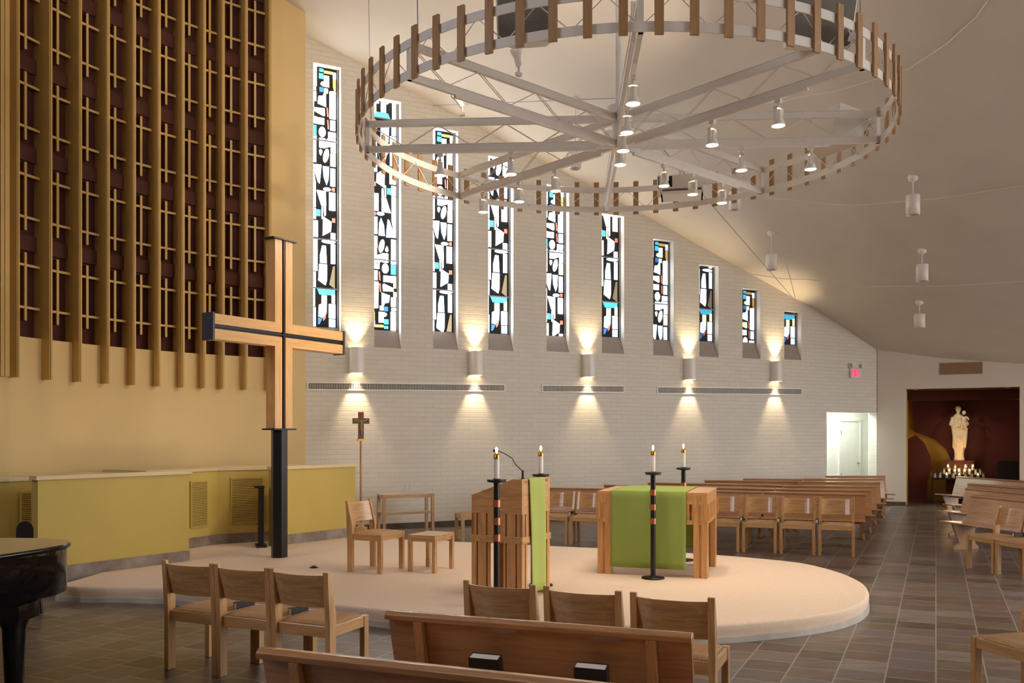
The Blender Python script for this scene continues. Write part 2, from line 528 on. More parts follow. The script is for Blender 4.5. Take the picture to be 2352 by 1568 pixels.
# stained glass: pieces in a sheet 270 wide, running downwards
def R(x0, y0, x1, y1): return [(x0, y0), (x1, y0), (x1, y1), (x0, y1)]
def O(x0, y0, x1, y1, n=12, tilt=0.0):
    cx, cy, a, b = (x0 + x1) / 2, (y0 + y1) / 2, (x1 - x0) / 2, (y1 - y0) / 2
    out = []
    for k in range(n):
        t = 2 * math.pi * k / n
        out.append((cx + a * math.cos(t) + tilt * b * math.sin(t), cy + b * math.sin(t)))
    return out
PIECES = [('w', R(85, 135, 140, 330)), ('w', R(82, 340, 132, 372)), ('w', R(85, 384, 136, 480)), ('w', R(80, 486, 110, 538)),
 ('y', R(82, 578, 110, 708)), ('y', R(116, 634, 140, 706)), ('c', R(83, 722, 138, 822)), ('w', R(82, 830, 138, 860)), ('w', R(85, 870, 135, 1090)),
 ('c', R(168, 148, 212, 178)), ('c', R(165, 195, 212, 248)), ('p', R(218, 210, 272, 270)), ('y', [(180, 298), (195, 276), (225, 270), (272, 274), (272, 322), (215, 322), (188, 312)]),
 ('b', R(170, 332, 212, 380)), ('y', R(219, 338, 260, 386)), ('p', [(150, 500), (160, 425), (205, 415), (215, 390), (238, 392), (240, 525)]),
 ('y', [(108, 545), (225, 540), (230, 610), (215, 620), (110, 580)]), ('w', R(148, 640, 220, 705)), ('w', O(163, 728, 236, 832)),
 ('w', R(168, 842, 232, 864)), ('w', R(168, 875, 232, 938)), ('w', [(236, 860), (262, 832), (288, 836), (284, 915), (240, 930)]),
 ('y', [(166, 965), (180, 953), (198, 962), (200, 985), (184, 1018), (170, 1000)]), ('w', O(212, 940, 268, 1082, 12, -0.18)),
 ('p', [(100, 1112), (190, 1108), (186, 1180), (172, 1300), (155, 1288), (120, 1190)]), ('p', [(205, 1120), (272, 1120), (266, 1250), (246, 1306), (214, 1228)]),
 ('a', R(218, 160, 310, 188)), ('w', R(315, 165, 345, 230)), ('a', [(314, 236), (345, 236), (345, 345), (326, 350), (314, 310)]),
 ('w', [(278, 362), (342, 352), (342, 636), (276, 634)]), ('r', [(246, 530), (258, 530), (268, 620), (252, 620)]), ('r', [(252, 650), (264, 650), (272, 742), (258, 742)]),
 ('p', R(284, 650, 340, 752)), ('w', R(264, 770, 342, 826)), ('w', R(292, 836, 342, 980)), ('y', R(286, 988, 342, 1112)), ('p', R(286, 1132, 338, 1312)),
 ('w', O(210, 1330, 294, 1366)), ('r', R(304, 1326, 334, 1362)), ('w', [(84, 1110), (96, 1112), (130, 1290), (130, 1540), (84, 1540)]),
 ('w', [(140, 1366), (236, 1372), (240, 1514), (190, 1516)]), ('w', R(274, 1376, 338, 1556)), ('y', R(192, 1524, 206, 1650)), ('w', [(215, 1524), (238, 1500), (238, 1610), (222, 1620)]),
 ('w', R(84, 1550, 132, 1655)), ('c', R(138, 1560, 180, 1625)), ('w', R(84, 1672, 152, 1835)), ('w', [(210, 1626), (298, 1672), (292, 1766), (205, 1818)]), ('r', R(304, 1632, 338, 1676)),
 ('w', R(290, 1782, 338, 1846)), ('w', R(84, 1860, 148, 2174)), ('w', O(192, 1856, 344, 1890)), ('p', [(176, 2092), (176, 2010), (198, 1916), (238, 1916), (248, 2092)]),
 ('w', [(168, 2104), (250, 2104), (248, 2266), (234, 2312), (158, 2266)]), ('p', R(292, 1894, 338, 2092)), ('t', [(274, 2302), (315, 2115), (334, 2115), (334, 2342)]),
 ('w', R(84, 2186, 130, 2336)), ('c', [(146, 2352), (336, 2352), (334, 2396), (300, 2408), (170, 2408)]), ('y', R(192, 2414, 248, 2498)), ('w', R(84, 2350, 122, 2530)),
 ('p', [(158, 2628), (164, 2512), (190, 2500), (248, 2500), (244, 2594), (204, 2640)]), ('b', [(156, 2640), (200, 2648), (172, 2704), (156, 2708)]), ('r', [(208, 2646), (240, 2606), (236, 2640), (212, 2672)]),
 ('y', R(300, 2396, 336, 2490)), ('w', R(270, 2498, 338, 2640)), ('p', R(272, 2650, 338, 2728)), ('w', R(84, 2540, 130, 2728))]
SH0, SH1, SHW = 130.0, 2736.0, 270.0
BARS = [866, 1854, 2346]
def clip(poly, ymin, ymax):
    def half(pts, f, yv):
        out = []
        for i in range(len(pts)):
            a, b = pts[i], pts[(i + 1) % len(pts)]
            ia, ib = f(a[1]), f(b[1])
            if ia: out.append(a)
            if ia != ib:
                t = (yv - a[1]) / (b[1] - a[1]); out.append((a[0] + (b[0] - a[0]) * t, yv))
        return out
    p = half(poly, lambda y: y >= ymin, ymin)
    return half(p, lambda y: y <= ymax, ymax) if p else p
def make_window(i):
    x0, x1, yt, yg, ys, br = WIN[i]
    s0, s1 = wall_s(x0), wall_s(x1)
    zt, zg, zb = wall_z(x0, yt), wall_z(x0, yg) , wall_z(x0, ys)
    w = s1 - s0
    root = thing('window_%d' % (i + 1), None, None, wall_p(s0), ang(WD), kind='structure')
    # steel frame and dark matrix
    mb = MB()
    mb.bb(0, w, DEP - 0.012, DEP + 0.02, zg - 0.03, zt)
    mb.bb(w - 0.04, w - 0.018, DEP - 0.03, DEP - 0.012, zg, zt, 1)
    mb.build('frame', [M['lead'], M['steel']], root)
    h = zt - zg
    sc = (w - 0.05) / SHW
    need = h / sc
    mb = MB()
    flip = (i == 1)
    if i % 2 == 0 or flip: v0, v1 = SH0, SH0 + need
    else: v0, v1 = SH1 - need, SH1
    if v1 > SH1 and v0 <= SH0: sy = (SH1 - SH0) / need; v0, v1 = SH0, SH1
    else: sy = 1.0
    v0 = max(v0, SH0); v1 = min(v1, SH1)
    def mp(p):
        x, y = (p[0] - 80.0) * sc, (p[1] - v0) * sc / sy
        if flip: return Vector((SHW * sc - x, 0, zt - (h - y)))
        return Vector((x, 0, zt - y))
    for k, poly in PIECES:
        q = clip(poly, v0 + 4, v1 - 4)
        if len(q) < 3: continue
        a = [mp(p) for p in q]
        area = sum(a[j].x * a[(j + 1) % len(a)].z - a[(j + 1) % len(a)].x * a[j].z for j in range(len(a)))
        if area < 0: a.reverse()
        fr = [Vector((p.x, DEP - 0.02, p.z)) for p in a]; bk = [Vector((p.x, DEP - 0.008, p.z)) for p in a]
        mb.hexa(bk[::-1], fr[::-1], GLK.index(k))
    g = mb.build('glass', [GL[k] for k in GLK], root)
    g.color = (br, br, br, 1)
    mb = MB()
    for bv in BARS:
        if v0 + 30 < bv < v1 - 30:
            z = mp((80, bv)).z
            mb.bb(0, w - 0.02, DEP - 0.034, DEP - 0.02, z - 0.012, z + 0.012)
    if mb.v: mb.build('saddle_bar', M['steel'], root)
    mb = MB()
    mb.side([(0.0, zb), (0.0, zb + 0.005), (DEP - 0.012, zg), (DEP + 0.02, zg), (DEP + 0.02, zb)], 0, w)
    mb.build('window_sill', M['sill'], root)
    mb = MB()
    mb.bb(-0.0, 0.006, 0.001, DEP - 0.012, zb, zt); mb.bb(w - 0.006, w, 0.001, DEP - 0.012, zb, zt); mb.bb(0, w, 0.001, DEP - 0.012, zt - 0.006, zt)
    mb.build('reveal', M['reveal'], root)
for i in range(10): make_window(i)

# base of the brick wall
mb = MB(); s_l, s_r = wall_s(700), wall_s(1897)
mb.bb(s_l, s_r, -0.02, 0.0, 0, 0.11)
tag(mb.build('baseboard_north', M['stone_dark'], loc=W0, rz=ang(WD)), kind='structure')

# passage with a white door at the end of the brick wall
def make_door():
    z = wall_z(1899, 946)
    s0, s1 = wall_s(1899), wall_s(2017)
    L = s1 - s0
    d = 1.1
    mb = MB()
    mb.bb(-0.05, 0, 0.24, d + 0.5, 0, z + 0.2); mb.bb(0, L + 1.3, d, d + 0.08, 0, z + 0.5); mb.bb(-0.05, L + 1.3, 0.24, d + 0.1, z + 0.4, z + 0.5)
    mb.bb(L + 1.2, L + 1.3, 0.45, d, 0, z + 0.5); mb.bb(L, L + 1.2, 0.24, 0.3, 0, z + 0.5); mb.bb(-0.05, L, 0.24, 0.26, z, z + 0.5)
    tag(mb.build('wall_passage', M['white_paint'], loc=wall_p(s0), rz=ang(WD)), kind='structure')
    k = (1928.0 - 1176.0) / F_PX
    o0 = wall_p(0, -d); t = (o0.x - k * o0.y) / (k * WD.y - WD.x)
    root = thing('door_1', None, None, wall_p(t, -d), ang(WD), kind='structure')
    mb = MB()
    mb.bb(-0.06, 0.0, -0.05, 0, 0, 2.12); mb.bb(-0.06, 0.72, -0.05, 0, 2.06, 2.12); mb.bb(0.67, 0.72, -0.05, 0, 0, 2.12)
    mb.build('door_frame', M['white_paint'], root, 0.004)
    leaf = MB().bb(0.0, 0.66, -0.035, 0, 0.01, 2.05).build('door_leaf', M['white_paint'], root, 0.003)
    for zz in (0.62, 1.72):
        MB().bb(0.0, 0.03, -0.045, -0.035, zz, zz + 0.12).build('hinge', M['steel'], leaf)
    MB().ball((0.6, -0.08, 1.0), 0.03).tube([(0.6, -0.035, 1.0), (0.6, -0.08, 1.0)], 0.012).build('door_knob', M['brass'], leaf)
    ld = bpy.data.lights.new('passage_lamp', 'AREA'); ld.energy = 32; ld.size = 0.8; ld.color = (0.97, 1.0, 0.95)
    o = bpy.data.objects.new('passage_lamp', ld); COL.objects.link(o)
    p = wall_p(s0 + 0.95, -0.66); o.location = (p.x, p.y, z + 0.37)
    f = MB().lathe([(0.0001, 0), (0.2, 0.0), (0.2, 0.02)], 20).build('ceiling_light', M['white_plastic'], loc=(p.x, p.y, z + 0.379))
    tag(f, 'round white ceiling light inside the bright doorway', 'ceiling light')
make_door()

# side wall with the statue niche
N0, N1 = side_s(2081), side_s(2343)
NZ = side_z(2081, 893)
ND = 2.2
def make_side():
    mb = MB()
    def top(s):
        p = S0 + SD * s
        return ceil_z(p.x, p.y) + 0.02
    def strip(a, b, z0, flat=None):
        bt = [Vector((a, 0, z0)), Vector((b, 0, z0)), Vector((b, 0.18, z0)), Vector((a, 0.18, z0))]
        za, zb = (top(a), top(b)) if flat is None else (flat, flat)
        tp = [Vector((a, 0, za)), Vector((b, 0, zb)), Vector((b, 0.18, zb)), Vector((a, 0.18, za))]
        mb.hexa(bt, tp)
    strip(0.0, N0, 0); strip(N0, N1, NZ); strip(N1, 7.0, 0)
    tag(mb.build('wall_east', M['wall_paint'], loc=S0, rz=ang(SD)), kind='structure')
    mb = MB(); mb.bb(0.05, N0, -0.02, 0, 0, 0.1); mb.bb(N1, 7, -0.02, 0, 0, 0.1)
    tag(mb.build('baseboard_east', M['stone_dark'], loc=S0, rz=ang(SD)), kind='structure')
    # niche shell
    mb = MB()
    mb.bb(N0 - 0.1, N0, 0.18, ND, 0, NZ + 0.1); mb.bb(N1, N1 + 0.9, ND - 0.1, ND, 0, NZ + 0.1); mb.bb(N1 + 0.9, N1 + 1.0, 0.18, ND, 0, NZ + 0.1)
    mb.bb(N0 - 0.1, N1 + 1.0, ND, ND + 0.1, 0, NZ + 0.1)
    mb.bb(N0, N1 + 0.9, ND - 1.0, ND - 0.9, NZ - 0.22, NZ)
    tag(mb.build('wall_niche', M['gold_wall'], loc=S0, rz=ang(SD)), kind='structure')
    mb = MB(); mb.bb(N0 - 0.1, N1 + 1.0, 0.18, ND + 0.1, NZ, NZ + 0.1)
    tag(mb.build('ceiling_niche', M['maroon_wall'], loc=S0, rz=ang(SD)), kind='structure')
    mb = MB(); mb.bb(N0, N1 + 0.9, ND - 1.02, ND - 0.88, NZ - 0.24, NZ - 0.001)
    tag(mb.build('trim_1', M['maroon_wall'], loc=S0, rz=ang(SD)), kind='structure')
make_side()

# walls outside the picture, kept dark to limit bounce: behind the viewer and on the left, with a tall window on the left
mb = MB()
mb.bb(-9.3, 17.0, -4.2, -4.0, 0, 12.4)
tag(mb.build('wall_south', M['unseen_dark']), kind='structure')
WY0, WY1, WZ0, WZ1 = 0.6, 4.4, 3.8, 8.2
mb = MB(); mb.bb(-9.3, -9.1, -4.2, WY0, 0, 12.6); mb.bb(-9.3, -9.1, WY1, 11.5, 0, 12.6); mb.bb(-9.3, -9.1, WY0, WY1, 0, WZ0); mb.bb(-9.3, -9.1, WY0, WY1, WZ1, 12.6)
tag(mb.build('wall_west', M['unseen_dark']), kind='structure')
w = thing('window_11', None, None, (-9.2, (WY0 + WY1) / 2, WZ0), kind='structure')
hw_, hz_ = (WY1 - WY0) / 2, WZ1 - WZ0
MB().bb(-0.02, 0.0, -hw_, hw_, 0, hz_).build('glass', M['day_glass'], w)
mb = MB()
for y in (-hw_ + 0.04, -0.6, 0.6, hw_ - 0.04): mb.bb(0.0, 0.06, y - 0.04, y + 0.04, 0, hz_)
for z in (0.04, hz_ / 2, hz_ - 0.04): mb.bb(0.0, 0.06, -hw_, hw_, z - 0.04, z + 0.04)
mb.build('frame', M['white_paint'], w)
# ------------------------------------------------------------------ yellow apse wall, screen of fins, low walls, platform
AP = [Vector((-6.36, 11.04, 0)), Vector((-4.93, 13.62, 0)), Vector((-3.43, 14.76, 0))]
def circ(a, b, c):
    ax, ay, bx, by, cx, cy = a.x, a.y, b.x, b.y, c.x, c.y
    d = 2 * (ax * (by - cy) + bx * (cy - ay) + cx * (ay - by))
    ux = ((ax * ax + ay * ay) * (by - cy) + (bx * bx + by * by) * (cy - ay) + (cx * cx + cy * cy) * (ay - by)) / d
    uy = ((ax * ax + ay * ay) * (cx - bx) + (bx * bx + by * by) * (ax - cx) + (cx * cx + cy * cy) * (bx - ax)) / d
    return Vector((ux, uy, 0)), (Vector((ux, uy, 0)) - a).length
AC, AR = circ(*AP)
def ap_pt(th, off=0.0, z=0.0):      # off > 0 towards the room
    r = AR - off
    return Vector((AC.x + r * math.cos(th), AC.y + r * math.sin(th), z))
def ap_th(x, off=0.0):
    """angle where the sight line of photo column x meets the circle"""
    k = (x - 1176.0) / F_PX
    r = AR - off
    A = k * k + 1; B = -2 * (k * AC.x + AC.y); C = AC.x ** 2 + AC.y ** 2 - r * r
    Y = (-B + math.sqrt(max(B * B - 4 * A * C, 0))) / (2 * A)
    return math.atan2(Y - AC.y, k * Y - AC.x)
TH_L, TH_R = ap_th(-60), math.atan2(AP[2].y - AC.y, AP[2].x - AC.x)
ZL, ZR = 1.24, 2.966
def arc_wall(mb, ta, tb, o0, o1, z0, z1, n=24, mi=0):
    ts = [ta + (tb - ta) * i / n for i in range(n + 1)]
    rings = []
    for t in ts:
        zt = (lambda p: ceil_z(p.x, p.y) + 0.05)(ap_pt(t, o1)) if z1 is None else z1
        rings.append([ap_pt(t, o0, z0), ap_pt(t, o1, z0), ap_pt(t, o1, zt), ap_pt(t, o0, zt)])
    mb.loft(rings, mi, True, False)
REC = 0.13
th_rec0, th_rec1 = ap_th(40), ap_th(621)
mb = MB()
arc_wall(mb, TH_L, th_rec0, -0.45, 0.0, 0.0, None, 4)
arc_wall(mb, th_rec0, th_rec1, -0.45, 0.0, 0.0, ZR, 30)
arc_wall(mb, th_rec1, TH_R, -0.45, 0.0, 0.0, None, 8)
pe = ap_pt(TH_L, 0.0); pw_ = Vector((-9.2, pe.y - 0.3, 0))
mb.bar(Vector((pe.x, pe.y, 5.7)) + Vector((0.0, 0.1, 0)), Vector((pw_.x, pw_.y, 5.7)) + Vector((0.0, 0.1, 0)), 0.2, 11.4)
tag(mb.build('wall_apse', M['yellow']), kind='structure')

scr = thing('organ_screen', 'tall curved screen of yellow vertical fins and small crosses over dark maroon recess', 'wall screen', ap_pt((th_rec0 + th_rec1) / 2, -0.2, ZR))
inv = Matrix.Translation(-scr.location)
def scr_build(mb, name, mat, bevel=0):
    mb.v = [tuple(inv @ Vector(v)) for v in mb.v]
    return mb.build(name, mat, scr, bevel)
mb = MB(); arc_wall(mb, th_rec0, th_rec1, -REC - 0.05, -REC, ZR, None, 30)
scr_build(mb, 'backing_cloth', M['cloth_dark'])
FINX = [45, 120, 188, 252, 312, 369, 424, 473, 516, 569, 624]
FD = 0.14
fth = [ap_th(x - 3, FD) for x in FINX]
for x in (-12, 12): fth.insert(0, ap_th(x, FD))
fth.sort(reverse=True)
for i, t in enumerate(fth):
    hw = (0.025 if i > 1 else 0.07) / AR
    mb = MB()
    p = ap_pt(t, FD)
    ztop = ceil_z(p.x, p.y) + 0.02
    zb = 2.43
    def q(off, z): return [ap_pt(t + hw, off, z), ap_pt(t - hw, off, z)]
    for (o0, o1, z0) in ((0.002, FD, zb), (-REC, 0.002, ZR + 0.004)):
        a0, b0 = ap_pt(t + hw, o0), ap_pt(t - hw, o0); a1, b1 = ap_pt(t + hw, o1), ap_pt(t - hw, o1)
        lo = [Vector((v.x, v.y, z0)) for v in (a1, b1, b0, a0)]; hi = [Vector((v.x, v.y, ztop)) for v in (a1, b1, b0, a0)]
        mb.hexa(lo, hi)
    # groove strip on the front edge
    h2 = 0.011 / AR
    a1, b1, a2, b2 = ap_pt(t + h2, FD), ap_pt(t - h2, FD), ap_pt(t + h2, FD + 0.012), ap_pt(t - h2, FD + 0.012)
    mb.hexa([Vector((v.x, v.y, zb)) for v in (a2, b2, b1, a1)], [Vector((v.x, v.y, ztop)) for v in (a2, b2, b1, a1)])
    scr_build(mb, 'fin', M['fin'])
# crosses in each bay: a deep upright board and two cross boards, sides in a painted shade tone, pale front edges
for i in range(2, len(fth) - 1):
    ta, tb = fth[i], fth[i + 1]
    tm = ta + (tb - ta) * 0.5
    hw = 0.017 / AR
    z0 = 3.18
    k = 0
    while True:
        zc0 = z0 + 1.163 * k
        zc1 = zc0 + 0.875
        p = ap_pt(tm, 0)
        if zc1 > ceil_z(p.x, p.y) - 0.15: break
        mb = MB()
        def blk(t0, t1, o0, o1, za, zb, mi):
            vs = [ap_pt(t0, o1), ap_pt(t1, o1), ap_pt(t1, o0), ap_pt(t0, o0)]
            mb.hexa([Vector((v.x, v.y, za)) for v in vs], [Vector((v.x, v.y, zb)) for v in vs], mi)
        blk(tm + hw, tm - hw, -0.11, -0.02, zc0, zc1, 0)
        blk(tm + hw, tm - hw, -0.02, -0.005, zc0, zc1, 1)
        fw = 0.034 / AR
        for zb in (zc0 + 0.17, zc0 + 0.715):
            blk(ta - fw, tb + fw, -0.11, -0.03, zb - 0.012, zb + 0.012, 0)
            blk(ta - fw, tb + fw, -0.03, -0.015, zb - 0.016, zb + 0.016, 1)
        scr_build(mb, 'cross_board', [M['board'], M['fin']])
        k += 1
# panel dividers (horizontal blocks in the recess between the rows)
for k in range(5):
    z = 3.18 + 1.163 * k + 1.02
    mb = MB(); arc_wall(mb, th_rec0, th_rec1, -REC, -REC + 0.05, z - 0.1, z + 0.1, 30)
    scr_build(mb, 'divider_rail', M['divider'])

# low mustard walls with pale cap rails and stone bases
def low_wall(name, label, pts, th, z_cap, zbase, cap_over=0.03, base_h=0.14, cap_back=0.0, mat='mustard'):
    """pts: front face line left to right (seen from the room); thickness goes back"""
    root = thing(name, label, 'low wall', pts[0])
    o = pts[0]
    def offs(d):
        out = []
        for i, p in enumerate(pts):
            a = pts[max(i - 1, 0)]; b = pts[min(i + 1, len(pts) - 1)]
            t = (b - a).normalized(); n = Vector((t.y, -t.x, 0))
            out.append(p + n * d - o)
        return out
    def band(d0, d1, z0, z1, ext=0.0):
        mb = MB(); f, b = offs(d0), offs(d1)
        if ext:
            e0 = (pts[1] - pts[0]).normalized() * ext; e1 = (pts[-1] - pts[-2]).normalized() * ext
            f[0] = f[0] - e0; b[0] = b[0] - e0; f[-1] = f[-1] + e1; b[-1] = b[-1] + e1
        rings = []
        for p, q in zip(f, b):
            rings.append([Vector((q.x, q.y, z0)), Vector((p.x, p.y, z0)), Vector((p.x, p.y, z1)), Vector((q.x, q.y, z1))])
        mb.loft(rings, 0, True, False)
        return mb
    band(0, -th, zbase, z_cap).build('body', M[mat], root)
    band(cap_over, -th - cap_back, z_cap, z_cap + 0.045, 0.03).build('cap_rail', M['cap'], root, 0.004)
    band(0.012, 0.0, zbase, zbase + base_h, 0.008).build('stone_base', M['stone_base'], root)
    return root
PZ = 0.158
P1a, P1b = Vector((-5.03, 9.46, 0)), Vector((-3.985, 10.95, 0))
d1 = (P1b - P1a).normalized()
P1L = P1a - d1 * 0.02
low_wall('low_wall', 'mustard low wall with pale cap rail nearest the black piano', [P1L, P1b], 0.125, 1.225, 0.0, base_h=0.285)
low_wall('low_wall', 'short mustard low wall behind the foot of the big cross, right end by brick wall', [Vector((-3.33, 12.39, 0)), Vector((-2.40, 13.62, 0))], 0.1, 1.222, PZ)
def arc_pts(x0, x1, off, n):
    return [ap_pt(ap_th(x0, off) + (ap_th(x1, off) - ap_th(x0, off)) * i / n, off) for i in range(n + 1)]
mid = [Vector((-4.75, 11.55, 0)), Vector((-4.40, 12.15, 0)), Vector((-4.19, 12.62, 0)), Vector((-3.5, 13.05, 0)), Vector((-2.95, 13.6, 0))]
low_wall('low_wall', 'mustard back wall with louvre grilles, between the two free-standing low walls', mid, 0.12, 1.2, PZ, cap_over=0.02, cap_back=0.75)
lw = [Vector((-6.6, 9.35, 0)), Vector((-5.62, 9.92, 0)), Vector((-5.2, 10.5, 0)), Vector((-4.9, 11.2, 0))]
low_wall('low_wall', 'tan panelled low wall at the left edge behind the piano', lw, 0.12, 1.185, 0.0, base_h=0.1, cap_over=0.02, cap_back=0.5)

def louvre(label, a, b, z0, z1, n, off=0.012):
    d = (b - a); L = d.length; t = d.normalized(); nrm = Vector((t.y, -t.x, 0))
    root = thing('louvre_grille', label, 'grille', a + nrm * off + Vector((0, 0, z0)), ang(t), group='louvre grilles in the low walls')
    H = z1 - z0
    MB().bb(0, L, -0.0, 0.01, 0, H).build('backing', M['vent_dark'], root)
    mb = MB()
    mb.bb(-0.015, L + 0.015, -0.012, 0.008, -0.015, 0); mb.bb(-0.015, L + 0.015, -0.012, 0.008, H, H + 0.015)
    mb.bb(-0.015, 0, -0.012, 0.008, 0, H); mb.bb(L, L + 0.015, -0.012, 0.008, 0, H)
    mb.build('frame', M['mustard'], root)
    mb = MB()
    for i in range(n):
        z = H * (i + 0.5) / n
        mb.box((L / 2, -0.004, z), (L, 0.014, H / n * 0.5), M=Matrix.Rotation(0.5, 3, 'X'))
    tag(mb.build('slats', M['mustard'], root))
def on_line(a, b, x):
    k = (x - 1176.0) / F_PX
    d = b - a
    t = (a.x - k * a.y) / (k * d.y - d.x)
    return a + d * t
louvre('narrow pale louvre grille beside the right end of the front mustard wall', on_line(mid[1], mid[2], 438) + Vector((0, 0, 0)), on_line(mid[1], mid[2], 473), 0.45, 1.06, 26)
louvre('wide dark louvre grille in the back wall beside the black cabinet', on_line(mid[2], mid[3], 532), on_line(mid[2], mid[3], 603), 0.45, 1.08, 26)
louvre('small louvre grille at far left above the round black chair', on_line(lw[1], lw[2], 48), on_line(lw[1], lw[2], 69), 0.62, 1.05, 20)

# carpeted platform
def smooth_closed(pts, n=4):
    out = []
    m = len(pts)
    for i in range(m):
        p0, p1, p2, p3 = pts[(i - 1) % m], pts[i], pts[(i + 1) % m], pts[(i + 2) % m]
        for k in range(n):
            t = k / n
            out.append(0.5 * ((2 * p1) + (p2 - p0) * t + (2 * p0 - 5 * p1 + 4 * p2 - p3) * t * t + (-p0 + 3 * p1 - 3 * p2 + p3) * t ** 3))
    return out
pl = [(171, 1332), (366, 1350), (600, 1372), (800, 1392), (1000, 1411), (1200, 1425), (1400, 1434.5), (1550, 1437), (1665, 1433), (1794, 1422.5), (1875, 1412.5), (1940, 1400), (1983, 1382), (1996, 1362), (1982, 1339),
      (1940, 1317.6), (1885, 1301.4), (1836, 1291.5), (1762, 1283.4), (1671, 1275.5), (1530, 1266), (1371, 1258), (1263, 1253), (1137, 1247), (1040, 1243), (936, 1238.5)]
P = [fl(x, y, PZ) for x, y in pl]
rim = smooth_closed(P, 4)
rim = rim[:(len(P) - 1) * 4 + 1]
rim += [Vector((-2.35, 13.75, PZ)), Vector((-2.9, 13.62, PZ)), Vector((-4.2, 12.64, PZ)), Vector((-4.42, 12.16, PZ)), Vector((-4.75, 11.57, PZ)), Vector((-4.6, 10.6, PZ)), Vector((-4.62, 10.1, PZ))]
def platform():
    mb = MB()
    n = len(rim)
    c = sum(rim, Vector()) / n
    nr = (len(P) - 1) * 4 + 1
    def ring(ins, z):
        out = []
        for i, p in enumerate(rim):
            a, b = rim[(i - 1) % n], rim[(i + 1) % n]
            t = (b - a).normalized(); nn = Vector((-t.y, t.x, 0))
            k = ins if i < nr else 0.0
            out.append(Vector((p.x + nn.x * k, p.y + nn.y * k, z)))
        return out
    rings = [ring(0.012, 0.055), ring(0.0, 0.1), ring(0.0, PZ - 0.02), ring(0.006, PZ - 0.006), ring(0.02, PZ)]
    mb.loft(rings, 0, True, True)
    mb.sm[-1] = False
    root = thing('platform', 'raised beige carpeted platform with rounded end', 'platform', (0, 0, 0), kind='structure')
    mb.build('carpet', M['carpet'], root)
    mb = MB(); mb.loft([ring(-0.004, 0.0), ring(-0.004, 0.05), ring(0.004, 0.056)], 0, True, False)
    mb.build('stone_base', M['stone_pale'], root)
platform()

# ------------------------------------------------------------------ wall fittings
def sconce_at(x0, x1, y0, y1, label, src=None):
    xc = (x0 + x1) / 2
    s = wall_s(xc) ; zt, zb = wall_z(xc, y0), wall_z(xc, y1)
    p = wall_p(s, 0.0, zb)
    if src is None:
        root = thing('wall_sconce', label, 'wall lamp', p, ang(WD), group='half-round sconces on the brick wall')
        H = 0.45
        prof = [(-0.115, 0.0)] + [(0.115 * math.sin(a), -0.1 - 0.09 * math.cos(a)) for a in [(-math.pi / 2) + math.pi * k / 12 for k in range(13)]] + [(0.115, 0.0)]
        mb = MB()
        rings = []
        for z in (0.0, H): rings.append([Vector((q[0], q[1], z)) for q in prof])
        mb.loft(rings, 0, False, False)
        inn = [(q[0] * 0.94, min(q[1] * 0.95, -0.004)) for q in prof]
        mb.loft([[Vector((q[0], q[1], z)) for q in inn][::-1] for z in (0.0, H)], 0, False, False)
        shade = mb.build('shade', M['white_metal'], root)
        MB().lathe([(0.03, 0.06), (0.045, 0.2), (0.045, 0.25), (0.03, 0.39)], 14, (0, -0.1, 0)).build('lamp_bulb', M['bulb'], shade)
        MB().bb(-0.1, 0.1, -0.012, -0.001, 0.1, 0.35).build('back_plate', M['white_metal'], root)
    else:
        root = repeat(src, p, ang(WD), label)
    z = p.z
    a = wall_p(s, 0.1, z + 0.46); b = wall_p(s, 0.05, z + 2.4)
    spot('sconce_uplight', a, b, 75, 78, 0.9, (1.0, 0.74, 0.42), 0.03)
    a = wall_p(s, 0.1, z - 0.01); b = wall_p(s, 0.05, z - 2.0)
    spot('sconce_downlight', a, b, 85, 62, 0.7, (1.0, 0.76, 0.46), 0.03)
    return root
so = sconce_at(803, 831, 800, 857, 'half-round wall sconce nearest the yellow wall, above the small crucifix')
sconce_at(1074, 1106, 807, 862, 'half-round wall sconce between the third and fourth stained glass windows', so)
sconce_at(1334, 1363, 815, 866, 'half-round wall sconce between the fifth and sixth stained glass windows', so)
sconce_at(1568, 1594, 822, 872, 'half-round wall sconce between the seventh and eighth stained glass windows', so)
sconce_at(1767, 1791, 830, 876, 'half-round wall sconce nearest the exit sign', so)

def wall_vent(x0, x1, y0a, y1a, y0b, y1b, label):
    s0, s1 = wall_s(x0), wall_s(x1)
    z1 = (wall_z(x0, y0a) + wall_z(x1, y0b)) / 2; z0 = (wall_z(x0, y1a) + wall_z(x1, y1b)) / 2
    tilt = math.atan2(wall_z(x1, y0b) - wall_z(x0, y0a), s1 - s0)
    L = s1 - s0; H = z1 - z0
    root = thing('wall_vent', label, 'vent', wall_p(s0, 0.003, wall_z(x0, y1a)), 0, group='long air vents on the brick wall')
    root.rotation_euler = (0, -tilt, ang(WD))
    MB().bb(0, L, -0.004, 0, 0, H).build('backing', M['vent_dark'], root)
    mb = MB()
    for (a, b, c, d) in ((-0.02, L + 0.02, -0.02, 0), (-0.02, L + 0.02, H, H + 0.02), (-0.02, 0, 0, H), (L, L + 0.02, 0, H)): mb.bb(a, b, -0.014, 0, c, d)
    mb.build('frame', M['white_metal'], root)
    mb = MB()
    n = int(L / 0.03)
    for i in range(n):
        x = L * (i + 0.5) / n
        mb.bb(x - 0.008, x + 0.008, -0.012, -0.004, 0, H)
    mb.bb(0, L, -0.013, -0.004, H * 0.48, H * 0.52)
    mb.build('bars', M['vent'], root)
wall_vent(707, 1158, 880, 893, 885, 898, 'longest air vent on the brick wall, behind the first two sconces')
wall_vent(1246, 1432, 886.5, 898.5, 888, 901, 'short air vent in the middle of the brick wall')
wall_vent(1510, 1840, 890, 902, 894, 906, 'air vent nearest the exit sign on the brick wall')

